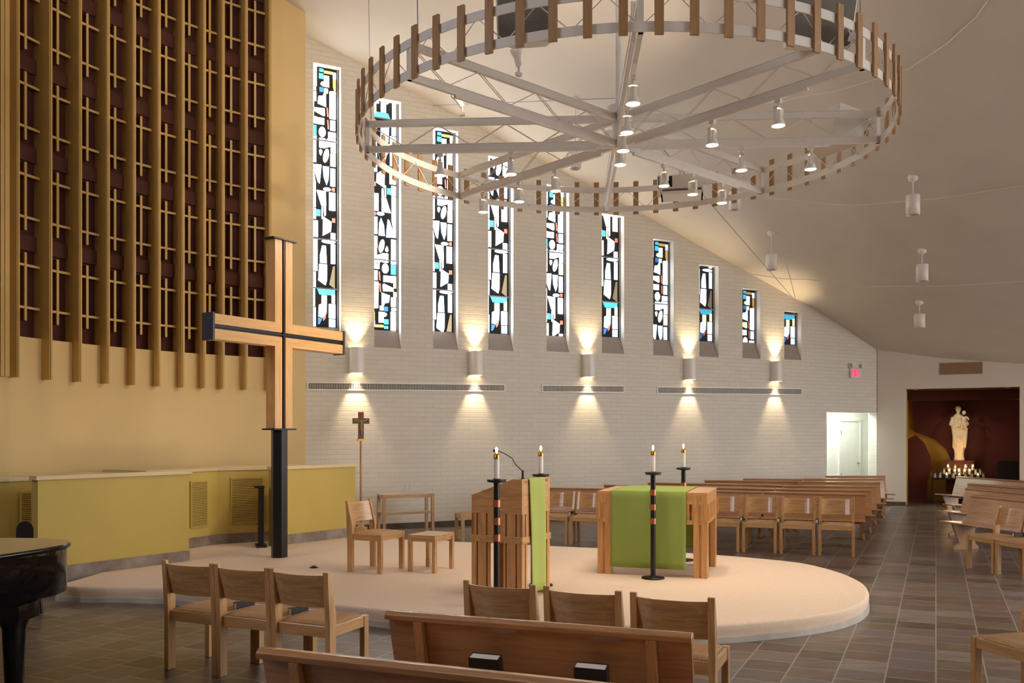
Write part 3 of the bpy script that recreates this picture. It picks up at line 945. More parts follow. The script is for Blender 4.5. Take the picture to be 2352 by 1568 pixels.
def exit_sign():
    s = wall_s(1962); z0 = wall_z(1962, 866); z1 = wall_z(1962, 849)
    root = thing('exit_sign', 'white exit sign with glowing red letters and twin emergency lamps', 'exit sign', wall_p(s, 0.0, z0), ang(WD))
    housing = MB().bb(-0.17, 0.17, -0.06, -0.002, -0.02, 0.21).build('housing', M['white_plastic'], root, 0.006)
    lbox = MB().bb(-0.2, 0.2, -0.05, -0.002, 0.215, 0.33).build('lamp_box', M['white_plastic'], root, 0.006)
    for sx in (-0.14, 0.17):
        MB().lathe([(0.03, 0), (0.055, 0.03), (0.055, 0.05)], 12).build('lamp_head', M['white_plastic'], lbox, loc=(sx, -0.08, 0.27)).rotation_euler = (math.pi / 2, 0, 0)
    mb = MB(); y0, y1 = -0.068, -0.06; h = 0.17; t = 0.019; zz = 0.01; w = 0.058
    def letter(x, segs):
        for (xa, za, xb, zb) in segs:
            mb.bar((x + xa, (y0 + y1) / 2, zz + za), (x + xb, (y0 + y1) / 2, zz + zb), 0.008, t, up=(1, 0, 0) if abs(xa - xb) < 1e-6 else (0, 0, 1))
    letter(-0.14, [(t / 2, 0, t / 2, h), (0, t / 2, w, t / 2), (0, h - t / 2, w, h - t / 2), (0, h / 2, w * 0.85, h / 2)])
    letter(-0.065, [(0.004, 0, w - 0.004, h), (0.004, h, w - 0.004, 0)])
    letter(0.015, [(t / 2, 0, t / 2, h)])
    letter(0.062, [(w / 2 + 0.008, 0, w / 2 + 0.008, h), (-0.002, h - t / 2, w + 0.016, h - t / 2)])
    mb.build('lettering', M['exit_red'], housing)
exit_sign()

def side_vent():
    s0, s1 = side_s(2160), side_s(2255)
    z0, z1 = side_z(2160, 859), side_z(2160, 835)
    root = thing('wall_vent', 'brown air vent above the statue niche', 'vent', side_p(s0, 0.002, z0), ang(SD))
    L, H = s1 - s0, z1 - z0
    MB().bb(0, L, -0.004, 0, 0, H).build('backing', M['vent_dark'], root)
    mb = MB()
    for i in range(40):
        x = L * (i + 0.5) / 40; mb.bb(x - 0.011, x + 0.011, -0.014, -0.004, 0, H)
    mb.bb(-0.012, L + 0.012, -0.016, -0.0, -0.012, 0.004); mb.bb(-0.012, L + 0.012, -0.016, 0, H - 0.004, H + 0.012); mb.bb(-0.012, 0.004, -0.016, 0, 0, H); mb.bb(L - 0.004, L + 0.012, -0.016, 0, 0, H)
    mb.build('bars', M['vent_brown'], root)
side_vent()

# pendant cylinder lights
def pendant(x, ycan, y0, y1, Y, label, src=None):
    k = (x - 1176.0) / F_PX
    X = k * Y
    zt, zb = EYE + (HORIZON - y0) * Y / F_PX, EYE + (HORIZON - y1) * Y / F_PX
    zc = ceil_z(X, Y)
    h = zt - zb
    root = thing('pendant_light', label, 'pendant light', (X, Y, zb), group='white cylinder pendants under the sloping ceiling')
    r = 0.108
    cyl = MB().lathe([(r - 0.012, 0.06), (r - 0.012, 0.0), (r, 0.0), (r, h - 0.01), (r - 0.01, h), (0.01, h)], 28, cap=False).build('cylinder', M['white_metal'], root)
    MB().lathe([(0.0001, 0.05), (r - 0.011, 0.05)], 28, cap=False).build('baffle', M['black'], cyl)
    MB().tube([(0, 0, h), (0, 0, zc - zb - 0.02)], 0.011).build('stem', M['white_metal'], root)
    MB().lathe([(0.02, zc - zb - 0.07), (0.07, zc - zb - 0.045), (0.08, zc - zb - 0.02), (0.08, zc - zb + 0.03)], 20).build('canopy', M['white_metal'], root)
    return root
pendant(2097, 405, 448, 494, 14.6, 'nearest white cylinder pendant at the right, largest of three in a line')
pendant(2118, 572, 607, 646, 16.7, 'middle white cylinder pendant of the three in a line at the right')
pendant(2112, 690, 721, 753, 18.7, 'lowest and smallest white cylinder pendant of the three at the right')
pendant(1772, 551, 584, 620, 17.9, 'white cylinder pendant above the ninth window')
pendant(1688, 440, 440, 482, 16.2, 'white cylinder pendant half hidden behind the right of the ring chandelier')
pendant(1321, 320, 345, 388, 15.3, 'white cylinder pendant seen through the middle of the ring chandelier')
# ------------------------------------------------------------------ ring chandelier
RC = Vector((1.187, 9.89, 0)); RR = 2.86; RZ0, RZ1 = 4.90, 5.255
A0 = math.radians(-3.3)
ch = thing('ring_chandelier', 'huge white ring truss with oak slats hanging over the platform', 'chandelier', (RC.x, RC.y, RZ0))
HZ = RZ1 - RZ0
def ring_band(z0, z1, r0, r1, n=128):
    mb = MB()
    rings = []
    for i in range(n + 1):
        a = 2 * math.pi * i / n
        c, s = math.cos(a), math.sin(a)
        rings.append([Vector((r1 * c, r1 * s, z0)), Vector((r0 * c, r0 * s, z0)), Vector((r0 * c, r0 * s, z1)), Vector((r1 * c, r1 * s, z1))])
    mb.loft(rings, 0, False, False)
    return mb
ring_band(0, 0.08, RR - 0.012, RR).build('lower_ring', M['white_metal'], ch)
ring_band(HZ - 0.08, HZ, RR - 0.012, RR).build('upper_ring', M['white_metal'], ch)
sl = None
for i in range(64):
    a = A0 + 2 * math.pi * (i + 0.5) / 64
    r = RR + 0.015
    if sl is None:
        sl = MB().bb(-0.0125, 0.0125, -0.037, 0.037, -0.035, HZ + 0.08).build('slat', M['slat'], ch, 0.003)
        o = sl
    else:
        o = sl.copy(); COL.objects.link(o)
    o.location = (r * math.cos(a), r * math.sin(a), 0); o.rotation_euler = (0, 0, a)
for i in range(8):
    a = A0 + math.pi / 4 * i
    d = Vector((math.cos(a), math.sin(a), 0)); rt = Vector((-d.y, d.x, 0))
    mb = MB()
    for z in (0.035, HZ - 0.035):
        mb.bar(d * 0.05 + Vector((0, 0, z)), d * (RR - 0.013) + Vector((0, 0, z)), 0.045, 0.07)
        mb.bar(d * 0.05 + Vector((0, 0, z + 0.038)), d * (RR - 0.3) + Vector((0, 0, z + 0.038)), 0.06, 0.008)
    beam = mb.build('spoke_beam', M['white_metal'], ch, 0.003)
    MB().bar(d * 0.25 + Vector((0, 0, -0.012)), d * (RR - 0.55) + Vector((0, 0, -0.012)), 0.035, 0.024).build('light_track', M['white_metal'], beam)
    MB().bar(d * (RR - 0.035), d * (RR - 0.035) + Vector((0, 0, HZ)), 0.045, 0.04, up=d).build('post', M['white_metal'], ch)
    mb = MB(); n = 7
    for k in range(n):
        r0, r1 = 0.12 + (RR - 0.2) * k / n, 0.12 + (RR - 0.2) * (k + 1) / n
        za, zb = (0.06, HZ - 0.06) if k % 2 == 0 else (HZ - 0.06, 0.06)
        for sd in (-0.012, 0.012):
            mb.tube([d * r0 + rt * sd + Vector((0, 0, za)), d * r1 + rt * sd + Vector((0, 0, zb))], 0.0045, 5)
    mb.build('truss_wires', M['white_metal'], beam)
    mb = MB()
    for k in range(8):
        a0 = a + math.pi / 4 * k / 8; a1 = a + math.pi / 4 * (k + 1) / 8
        za, zb = (0.05, HZ - 0.05) if k % 2 == 0 else (HZ - 0.05, 0.05)
        rr = RR - 0.018
        mb.tube([Vector((rr * math.cos(a0), rr * math.sin(a0), za)), Vector((rr * math.cos(a1), rr * math.sin(a1), zb))], 0.0045, 5)
    mb.build('rim_wires', M['white_metal'], ch)
mb = MB(); mb.lathe([(0.07, -0.005), (0.07, HZ + 0.005)], 8)
mb.lathe([(0.13, HZ + 0.005), (0.13, HZ + 0.1), (0.02, HZ + 0.13)], 8)
mb.build('hub', M['white_metal'], ch)
zc = ceil_z(RC.x, RC.y)
MB().tube([(0, 0, HZ + 0.1), (0, 0, zc - RZ0 + 0.02)], 0.035, 14).build('hanging_pole', M['white_metal'], ch)
for i in (4, 5, 7):
    a = A0 + math.pi / 4 * i + 0.02
    b = Vector((RR * 0.97 * math.cos(a), RR * 0.97 * math.sin(a), HZ))
    t = b * 1.03
    zt = ceil_z(RC.x + t.x, RC.y + t.y) - RZ0
    MB().tube([b, (t.x, t.y, zt + 0.01)], 0.005, 6).build('suspension_cable', M['steel'], ch)

# track spotlights: (spoke, distance from hub, aim: down or up, lit, energy, target)
def spot_head(kind='down'):
    root = thing('track_spotlight', None, 'spotlight', (0, 0, 0))
    if kind == 'down':
        mb = MB(); mb.bb(-0.02, 0.02, -0.03, 0.03, -0.035, 0.0); mb.tube([(0, 0, -0.03), (0, 0, -0.09)], 0.012)
        mb.build('track_adapter', M['white_plastic'], root)
        MB().bb(-0.055, -0.049, -0.02, 0.02, -0.2, -0.08).bb(0.049, 0.055, -0.02, 0.02, -0.2, -0.08).bb(-0.055, 0.055, -0.02, 0.02, -0.088, -0.08).build('yoke', M['white_metal'], root)
        hd = MB().lathe([(0.03, -0.1), (0.032, -0.17), (0.045, -0.2), (0.062, -0.235), (0.062, -0.25)], 20, cap=False).build('lamp_head', M['white_metal'], root)
        MB().lathe([(0.0001, -0.252), (0.06, -0.248)], 20, cap=False).build('lens', M['bulb'], hd)
    else:
        mb = MB(); mb.bb(-0.02, 0.02, -0.03, 0.03, 0.0, 0.035); mb.tube([(0, 0, 0.03), (0, 0, 0.1)], 0.012)
        mb.build('track_adapter', M['white_plastic'], root)
        h = MB().lathe([(0.03, 0.0), (0.034, 0.07), (0.06, 0.14), (0.06, 0.16)], 18, cap=False).build('lamp_head', M['white_metal'], root, loc=(0, 0, 0.1))
        h.rotation_euler = (0.5, 0.3, 0)
        l = MB().lathe([(0.0001, 0.158), (0.057, 0.158)], 18, cap=False).build('lens', M['white_metal'], h)
    return root
def spoke_pt(i, r, z):
    a = A0 + math.pi / 4 * i
    return Vector((RC.x + r * math.cos(a), RC.y + r * math.sin(a), z))
dn = spot_head('down'); up = spot_head('up')
used = {'down': 0, 'up': 0}
def place(kind, i, r, label, tgt=None, en=60, size=70, rz=0.0):
    src = dn if kind == 'down' else up
    z = RZ0 - 0.025 if kind == 'down' else RZ1 + 0.042
    p = spoke_pt(i, r, z)
    a = A0 + math.pi / 4 * i + math.pi / 2
    if not used[kind]:
        o = src; o.location = p; o.rotation_euler = (0, 0, a); o['label'] = label; used[kind] = 1
    else: o = repeat(src, p, a, label)
    o['group'] = 'spotlights on the ring chandelier'
    if tgt is not None:
        q = p + Vector((0, 0, -0.262 if kind == 'down' else 0.3))
        spot('track_lamp', q, tgt, en, size, 0.8, (1.0, 0.8, 0.6), 0.05)
AL = Vector((1.75, 10.0, PZ)); AM = Vector((0.1, 8.6, PZ))
E_T = 58
place('down', 6, 2.05, 'lit spotlight on the near spoke, nearest the rim', (1.0, 8.2, PZ), E_T)
place('down', 6, 1.3, 'lit spotlight on the near spoke, second from the rim', (2.4, 8.6, PZ), E_T)
place('down', 6, 0.75, 'lit spotlight on the near spoke, third from the rim', (0.3, 10.4, PZ), E_T)
place('down', 6, 0.28, 'square-yoked spotlight right at the hub', (-0.6, 11.4, PZ), E_T)
place('down', 3 + 1, 1.2, 'lit spotlight below the left spoke', (-1.5, 11.3, 5.1), 260, 50)
place('down', 7, 2.0, 'lit spotlight on the near right spoke towards the rim', (3.0, 8.2, PZ), E_T)
place('down', 7, 1.25, 'unlit clear-yoked spotlight on the near right spoke closer to the hub', (2.4, 10.6, PZ), E_T)
place('down', 0, 1.35, 'lit spotlight below the right spoke closer to the hub', (3.4, 9.2, PZ), E_T)
place('down', 0, 2.1, 'lit spotlight below the right spoke near its rim end', (3.6, 10.2, PZ), E_T)
place('down', 1, 0.8, 'brightest spotlight, below the far right spoke near the hub, over the projector', (1.7, 11.4, PZ), E_T)
place('down', 1, 1.35, 'tilted spotlight below the middle of the far right spoke', (0.8, 11.6, PZ), E_T)
place('down', 1, 1.95, 'tilted lit spotlight below the rim end of the far right spoke', (2.0, 9.6, PZ), E_T)
place('down', 3, 1.0, 'tilted spotlight below the far left spoke near the fourth window', (-2.6, 11.2, PZ), E_T)
place('down', 3, 1.65, 'lit spotlight below the outer half of the far left spoke', (-4.9, 13.4, 2.1), 120, 60)
place('down', 3, 2.35, 'spotlight at the rim end of the far left spoke', (-5.6, 11.9, 2.1), 120, 60)
place('down', 4, 2.0, 'spotlight on the left spoke in front of the third window', (-2.93, 11.2, 2.6), 16, 52)
place('up', 5, 1.5, 'spotlight standing on top of the near left spoke, pointing up', (-2.4, 12.8, 8.4), 330, 95)
place('up', 4, 1.75, 'small spotlight standing on the left spoke above the third window')
place('up', 6, 1.95, 'amber upward spotlight beside the hanging pole', (2.9, 11.4, 8.0), 75, 60)
place('up', 2, 1.3, 'upward spotlight on the far spoke behind the hub', (1.3, 12.4, 7.6), 90, 70)

def speaker(label, a, z, tilt, size=(0.62, 0.32, 0.42), r=2.35, face=None):
    p = Vector((RC.x + r * math.cos(a), RC.y + r * math.sin(a), z))
    root = thing('loudspeaker', label, 'loudspeaker', p, 0, group='loudspeakers hung inside the ring')
    face = Vector(face) - p if face is not None else Vector((math.cos(a), math.sin(a), 0))
    root.rotation_euler = (tilt, 0, math.atan2(face.y, face.x) + math.pi / 2)
    w, d, h = size
    mb = MB()
    pts = [(-w / 2, -d / 2), (w / 2, -d / 2), (w / 2 * 0.62, d / 2), (-w / 2 * 0.62, d / 2)]
    mb.prism(pts, 0, h)
    cab = mb.build('cabinet', M['white_plastic'], root, 0.012)
    MB().bb(-w / 2 + 0.02, w / 2 - 0.02, -d / 2 - 0.012, -d / 2, 0.02, h - 0.02).build('grille', M['grey_mesh'], cab, 0.004)
    MB().bb(-0.03, 0.03, -0.03, 0.03, h, h + 0.12).build('bracket', M['white_metal'], root)
    return root
def spk(label, px, py, Yd, face, tilt, size):
    p = at(px, py, Yd); rel = p - Vector((RC.x, RC.y, 0))
    return speaker(label, math.atan2(rel.y, rel.x), p.z, tilt, size, Vector((rel.x, rel.y, 0)).length, face)
spk('loudspeaker with dark grille seen between the slats at the upper left of the ring', 1212, 104, 7.85, (-0.8, 2.0, 1.5), 0.25, (0.5, 0.3, 0.40))
spk('loudspeaker with dark grille behind the slats at the upper right of the ring', 1862, 112, 8.0, (4.0, 1.0, 1.5), 0.28, (0.6, 0.34, 0.42))
spk('white wedge loudspeaker at the right rim of the ring, turned away', 1905, 335, 10.1, (9.0, 13.0, 3.0), 0.3, (0.62, 0.34, 0.4))
def projector():
    p = at(1562, 438, 11.95)
    root = thing('projector', 'white ceiling projector with dark lens under the far rim of the ring', 'projector', p)
    root.rotation_euler = (0.0, 0, ang(Vector((-0.2, -1, 0))) + math.pi / 2)
    hsg = MB().bb(-0.3, 0.3, -0.22, 0.22, -0.02, 0.16).build('housing', M['white_plastic'], root, 0.015)
    MB().lathe([(0.06, 0), (0.06, 0.03)], 20).build('lens', M['dark_glass'], hsg, loc=(-0.2, -0.215, 0.07)).rotation_euler = (math.pi / 2, 0, 0)
    MB().bb(-0.28, -0.1, -0.226, -0.219, 0.0, 0.14).build('lens_panel', M['black'], hsg)
    MB().bb(-0.25, 0.3, -0.2, 0.2, -0.09, -0.05).bb(-0.25, -0.23, -0.2, 0.2, -0.09, -0.0).bb(0.28, 0.3, -0.2, 0.2, -0.09, 0.0).build('mounting_tray', M['white_metal'], root)
    MB().bb(-0.02, 0.02, -0.02, 0.02, 0.15, 0.29).build('bracket', M['white_metal'], root)
projector()

# tie cables from the hub out to hooks on the wall tops
def cable(name, label, a, b, sag=0.0, r=0.006, n=10):
    a, b = Vector(a), Vector(b)
    pts = [a.lerp(b, i / n) - Vector((0, 0, sag * 4 * (i / n) * (1 - i / n))) for i in range(n + 1)]
    o = MB().tube([p - a for p in pts], r, 6).build(name, M['steel'], loc=a)
    tag(o, label, 'cable', 'thin cables under the ceiling')
hub = Vector((RC.x, RC.y, RZ1 + 0.2))
s = wall_s(1824); cable('tie_cable', 'straight cable from the chandelier past a pendant to the wall top above the last window', hub, wall_p(s, 0.02, wall_z(1824, 689)))
s = wall_s(994); cable('tie_cable', 'cable from the chandelier to the wall-top hook between second and third windows', hub, wall_p(s, 0.02, wall_z(994, 243)))
def ceil_line(label, pts, r=0.008):
    vs = [Vector((x, y, ceil_z(x, y) - 0.006)) for x, y in pts]
    o = MB().tube([v - vs[0] for v in vs], r, 6).build('conduit', M['white_metal'], loc=vs[0])
    tag(o, label, 'conduit', 'surface conduits across the ceiling')
def on_ceil(x, y):
    k = (x - 1176.0) / F_PX; e = (HORIZON - y) / F_PX
    lo, hi = 3.0, 30.0
    for _ in range(50):
        Y = (lo + hi) / 2
        if EYE + e * Y < ceil_z(k * Y, Y): lo = Y
        else: hi = Y
    return (k * lo, lo)
def dens(pp, n=12):
    P3 = [on_ceil(x, y) for x, y in pp]
    out = []
    for (a, b) in zip(P3[:-1], P3[1:]):
        for i in range(n): out.append((a[0] + (b[0] - a[0]) * i / n, a[1] + (b[1] - a[1]) * i / n))
    out.append(P3[-1]); return out
ceil_line('thin conduit curving over the ceiling past the lowest pendant towards the right edge', dens([(1672, 620), (1800, 640), (1950, 652), (2100, 656), (2240, 652), (2352, 645)]))
ceil_line('thin conduit crossing the ceiling behind the nearest pendant', dens([(1760, 455), (1900, 467), (2050, 464), (2200, 448), (2352, 424)]))
ceil_line('thin conduit sweeping up the ceiling at the upper right corner', dens([(1650, 245), (1800, 232), (1950, 200), (2090, 155), (2180, 95), (2240, 40), (2268, 2)]))
# ------------------------------------------------------------------ chairs
CW, CD = 0.485, 0.47
def make_chair(label):
    root = thing('chair', label, 'chair', (0, 0, 0))
    hw = CW / 2
    prof = [(-0.235, 0), (-0.165, 0), (-0.165, 0.52), (-0.235, 0.80), (-0.262, 0.80), (-0.238, 0.45)]
    for s in (-1, 1):
        x0, x1 = sorted((s * hw, s * (hw - 0.04)))
        MB().side(prof, x0, x1).build('leg', M['oak_z'], root, 0.003)
    for s in (-1, 1):
        x0, x1 = sorted((s * hw, s * (hw - 0.042)))
        MB().bb(x0, x1, 0.17, 0.225, 0, 0.435).build('leg', M['oak_z'], root, 0.003)
    MB().bb(-hw + 0.04, hw - 0.04, -0.215, -0.192, 0.355, 0.43).build('seat_rail', M['oak_x'], root, 0.003)
    MB().bb(-hw + 0.042, hw - 0.042, 0.197, 0.22, 0.365, 0.43).build('seat_rail', M['oak_x'], root, 0.003)
    for s in (-1, 1):
        x0, x1 = sorted((s * (hw - 0.006), s * (hw - 0.028)))
        MB().bb(x0, x1, -0.17, 0.175, 0.36, 0.432).build('side_rail', M['oak_y'], root, 0.003)
    # woven rush seat: two crossing domes
    mb = MB(); n = 12; vs = []
    for j in range(n + 1):
        for i in range(n + 1):
            u, v = i / n * 2 - 1, j / n * 2 - 1
            e = max(abs(u), abs(v))
            z = 0.452 - 0.012 * (1 - e) - 0.022 * max(0.0, (e - 0.82) / 0.18) ** 2 + 0.003 * abs(abs(u) - abs(v))
            vs.append(Vector((u * (hw - 0.03), v * 0.195 + 0.008, z)))
    fs = [(j * (n + 1) + i, j * (n + 1) + i + 1, (j + 1) * (n + 1) + i + 1, (j + 1) * (n + 1) + i) for j in range(n) for i in range(n)]
    mb.add(vs, fs, 0, True)
    mb.bb(-hw + 0.034, hw - 0.034, -0.185, 0.2, 0.41, 0.43)
    mb.build('rush_seat', M['rush'], root)
    # curved plywood back
    n = 14; rings = []
    for i in range(n + 1):
        u = i / n * 2 - 1
        bx = u * (hw - 0.038); dy = -0.042 * (1 - u * u)
        def py(z): return -0.165 - 0.07 * max(0.0, (z - 0.52)) / 0.28 - 0.022
        rings.append([Vector((bx, py(0.555) + dy - 0.006, 0.555)), Vector((bx, py(0.555) + dy + 0.006, 0.555)), Vector((bx, py(0.775) + dy + 0.006, 0.775)), Vector((bx, py(0.775) + dy - 0.006, 0.775))])
    mb = MB(); mb.loft(rings, 0, True, False)
    mb.build('backrest', M['oak_x'], root)
    return root
chair0 = make_chair('x')
chair_used = [False]
def place_chair(c, face, label, group, z=0.0):
    """c: middle of the footprint, face: direction it faces"""
    rz = ang(face) - math.pi / 2
    if not chair_used[0]:
        chair_used[0] = True
        chair0.location = (c.x, c.y, z); chair0.rotation_euler = (0, 0, rz); chair0['label'] = label; chair0['group'] = group
        return chair0
    return repeat(chair0, (c.x, c.y, z), rz, label, group)
def book(label, c, size, rz, tilt=0.0, group=None, spine='x', src=None):
    """cover along the spine, white page block"""
    root = thing('hymnal', label, 'book', c, 0, group)
    root.rotation_euler = (tilt, 0, rz)
    L, W, T = size                       # spine length (x), width (z up), thickness (y)
    if spine == 'down':
        mb = MB()
        mb.bb(-L / 2, L / 2, -T / 2, -T / 2 + 0.004, 0, W); mb.bb(-L / 2, L / 2, T / 2 - 0.004, T / 2, 0, W); mb.bb(L / 2 - 0.005, L / 2, -T / 2, T / 2, 0, W)
        mb.build('cover', M['cover'], root, 0.0015)
        MB().bb(-L / 2 + 0.004, L / 2 - 0.005, -T / 2 + 0.004, T / 2 - 0.004, 0.003, W - 0.004).build('pages', M['pages'], root)
        return root
    mb = MB()
    mb.bb(-L / 2, L / 2, -T / 2, -T / 2 + 0.004, 0, W); mb.bb(-L / 2, L / 2, T / 2 - 0.004, T / 2, 0, W); mb.bb(-L / 2, L / 2, -T / 2, T / 2, W - 0.005, W)
    mb.build('cover', M['cover'], root, 0.0015)
    MB().bb(-L / 2 + 0.002, L / 2 - 0.003, -T / 2 + 0.004, T / 2 - 0.004, 0.003, W - 0.005).build('pages', M['pages'], root)
    return root

# row in front of the piano, seen from behind, facing the platform
ga = 'linked chairs in the left foreground'
pa, pb = Vector((-2.53, 6.46, 0)), Vector((-1.20, 5.86, 0))
da = (pb - pa).normalized(); fa = Vector((-da.y, da.x, 0))
pitch = (pb - pa).length / 3
la = ['leftmost oak chair of the foreground row nearest the piano, back turned', 'middle oak chair of the left foreground row, hymnal at its left edge', 'right-hand oak chair of the left foreground row, rush seat fully in view']
for i in range(3):
    c = pa + da * (pitch * (i + 0.5)) + fa * 0.235
    place_chair(c, fa, la[i], ga)
for i, lab in ((1, 'black hymnal between the first and second chairs of the left foreground row'), (2, 'black hymnal between the second and third chairs of the left foreground row')):
    c = pa + da * (pitch * i + 0.035) + fa * 0.25
    book(lab, (c.x, c.y, 0.45), (0.19, 0.05, 0.035), ang(fa), 0, 'hymnals lying in the left foreground chairs')
# middle foreground row
gb = 'chairs in the middle foreground behind the pew'
pa2, pb2 = Vector((-0.318, 5.57, 0)), Vector((1.155, 4.93, 0))
db = (pb2 - pa2).normalized(); fb = Vector((-db.y, db.x, 0))
pitch2 = (pb2 - pa2).length / 3
lb = ['leftmost of three oak chairs just beyond the front pew, below the lectern', 'middle of three oak chairs just beyond the front pew', 'rightmost of three oak chairs just beyond the front pew, its rush seat showing']
for i in range(3):
    c = pa2 + db * (pitch2 * (i + 0.5)) + fb * 0.235
    place_chair(c, fb, lb[i], gb)
# row beyond the platform facing the viewer
gc = 'chairs in a row beyond the platform'
cr = Vector((4.79, 12.41, 0)); dc = Vector((-0.936, 0.352, 0)); fc = Vector((-0.352, -0.936, 0))
lc = ['rightmost oak chair of the row beyond the altar, at the aisle', 'second oak chair from the aisle in the row beyond the altar', 'third oak chair from the aisle in the row beyond the altar', 'fourth oak chair from the aisle, partly hidden by the right altar leg',
      'oak chair of the far row hidden behind the right half of the altar', 'oak chair of the far row hidden behind the altar middle', 'oak chair of the far row behind the left altar leg', 'oak chair just left of the altar in the far row, hymnal beside it', 'oak chair just right of the lectern in the far row']
for i in range(9):
    c = cr + dc * (0.5245 * i + 0.243) - fc * 0.225
    place_chair(c, fc, lc[i], gc)
for i, lab in ((0, 'hymnal between the first and second far-row chairs from the aisle'), (1, 'hymnal between the second and third far-row chairs from the aisle'), (2, 'hymnal between the third and fourth far-row chairs from the aisle'), (7, 'hymnal between the two far-row chairs left of the altar')):
    c = cr + dc * (0.5245 * (i + 1) - 0.02) - fc * 0.16
    book(lab, (c.x, c.y, 0.455), (0.19, 0.05, 0.035), ang(fc), 0, 'hymnals in the far row of chairs')
place_chair(Vector((-0.66, 14.45, 0)), Vector((-0.96, -0.28, 0)), 'oak chair seen side-on against the brick wall, left of the lectern', 'chairs along the brick wall')
# presider chair on the platform
place_chair(Vector((-1.555, 10.2, 0)), U, 'single oak chair on the platform facing right, beside the small side table', None or 'chairs on the platform', PZ)
# chairs at the right
gd = 'chairs in front of the right-hand pews'
f4 = Vector((-0.98, -0.19, 0)).normalized(); d4 = Vector((0.19, -0.98, 0)).normalized()
c0 = Vector((5.83, 11.4, 0)) + d4 * 0.24 - f4 * 0.225
place_chair(c0, f4, 'oak chair at the right farther from the viewer, beside the front right pew', gd)
place_chair(c0 + d4 * 0.51, f4, 'oak chair at the right edge with a black hymnal on its seat', gd)
q = c0 + d4 * 0.27 - f4 * 0.12
book('black hymnal lying between the two chairs at the right edge', (q.x, q.y, 0.456), (0.19, 0.045, 0.035), ang(f4), 0)
f5 = Vector((-0.965, -0.26, 0)).normalized(); d5 = Vector((0.26, -0.965, 0)).normalized()
c5 = Vector((2.90, 5.62, 0)) + d5 * 0.24 - f5 * 0.225
place_chair(c5, f5, 'oak chair cut off by the lower right corner of the picture', 'chairs in the right foreground')

# ------------------------------------------------------------------ pews
def make_pew(label, L, group, name='pew'):
    root = thing(name, label, 'pew', (0, 0, 0), 0, group)
    h = L / 2
    bt, bb_ = (-0.36, 0.825), (-0.235, 0.36)           # back top / bottom (y, z)
    back = MB().side([(bb_[0], bb_[1]), (bb_[0] + 0.028, bb_[1]), (bt[0] + 0.026, bt[1]), (bt[0], bt[1])], -h, h)
    back = back.build('backrest', M['pew_x'], root)
    MB().side([(bt[0] - 0.03, 0.815), (bt[0] + 0.036, 0.815), (bt[0] + 0.04, 0.838), (bt[0] + 0.03, 0.852), (bt[0] - 0.012, 0.857), (bt[0] - 0.034, 0.84)], -h - 0.006, h + 0.006).build('top_rail', M['pew_x'], root, 0.004)
    MB().side([(-0.245, 0.40), (0.2, 0.425), (0.215, 0.437), (0.2, 0.45), (-0.245, 0.43)], -h, h).build('seat', M['pew_x'], root, 0.004)
    for s in (-1, 1):
        x = s * (h - 0.17)
        MB().side([(-0.30, 0), (0.12, 0), (0.12, 0.04), (0.02, 0.1), (0.13, 0.405), (-0.235, 0.385), (-0.25, 0.1), (-0.30, 0.05)], x - 0.02, x + 0.02).build('support', M['pew_z'], root, 0.003)
        MB().side([(-0.24, 0.34), (-0.30, 0.34), (-0.395, 0.815), (-0.36, 0.815)], x - 0.022, x + 0.022).build('back_bracket', M['pew_z'], back, 0.003)
    mb = MB()
    mb.side([(-0.27, 0.50), (-0.35, 0.49), (-0.35, 0.505), (-0.27, 0.515)], -h + 0.3, h - 0.3); mb.side([(-0.36, 0.49), (-0.35, 0.49), (-0.365, 0.58), (-0.375, 0.58)], -h + 0.3, h - 0.3)
    mb.build('book_rack', M['pew_x'], back)
    return root
def pew_from_top(a, b, flip, label, group):
    """a, b: ends of the back's top edge; the pew faces left of a->b unless flip"""
    d = (b - a).normalized(); f = Vector((-d.y, d.x, 0))
    if flip: f = -f
    m = (a + b) / 2 + f * 0.36
    r = make_pew(label, (b - a).length, group)
    r.location = (m.x, m.y, 0); r.rotation_euler = (0, 0, ang(f) - math.pi / 2)
    return r, d, f
gp = 'foreground pews seen from behind'
ZP = 0.855
ZF = 0.80
A1, B1 = fl(892, 1401, ZP), fl(1588, 1453, ZP)
A2, B2 = fl(601, 1486, ZP), fl(1395, 1569.5, ZP)
for p in (A1, B1, A2, B2): p.z = 0
pw1, dp1, fp1 = pew_from_top(A1, B1, False, 'short front pew with two hymnals in its back rack', gp)
B2 = A2 + (B2 - A2).normalized() * 2.3
pw2, dp2, fp2 = pew_from_top(A2, B2, False, 'nearest pew, its top rail crossing the bottom edge', gp)
for x, y, lab in ((1123, 1514, 'left hymnal in the rack on the back of the front pew'), (1364, 1541, 'right hymnal in the rack on the back of the front pew')):
    k = (x - 1176.0) / F_PX
    base = A1 - fp1 * 0.05
    t = (base.x - k * base.y) / (k * dp1.y - dp1.x)
    p = base + dp1 * t
    book(lab, (p.x, p.y, 0.508), (0.145, 0.2, 0.055), ang(dp1), math.radians(14), 'hymnals in the pew rack', 'down')

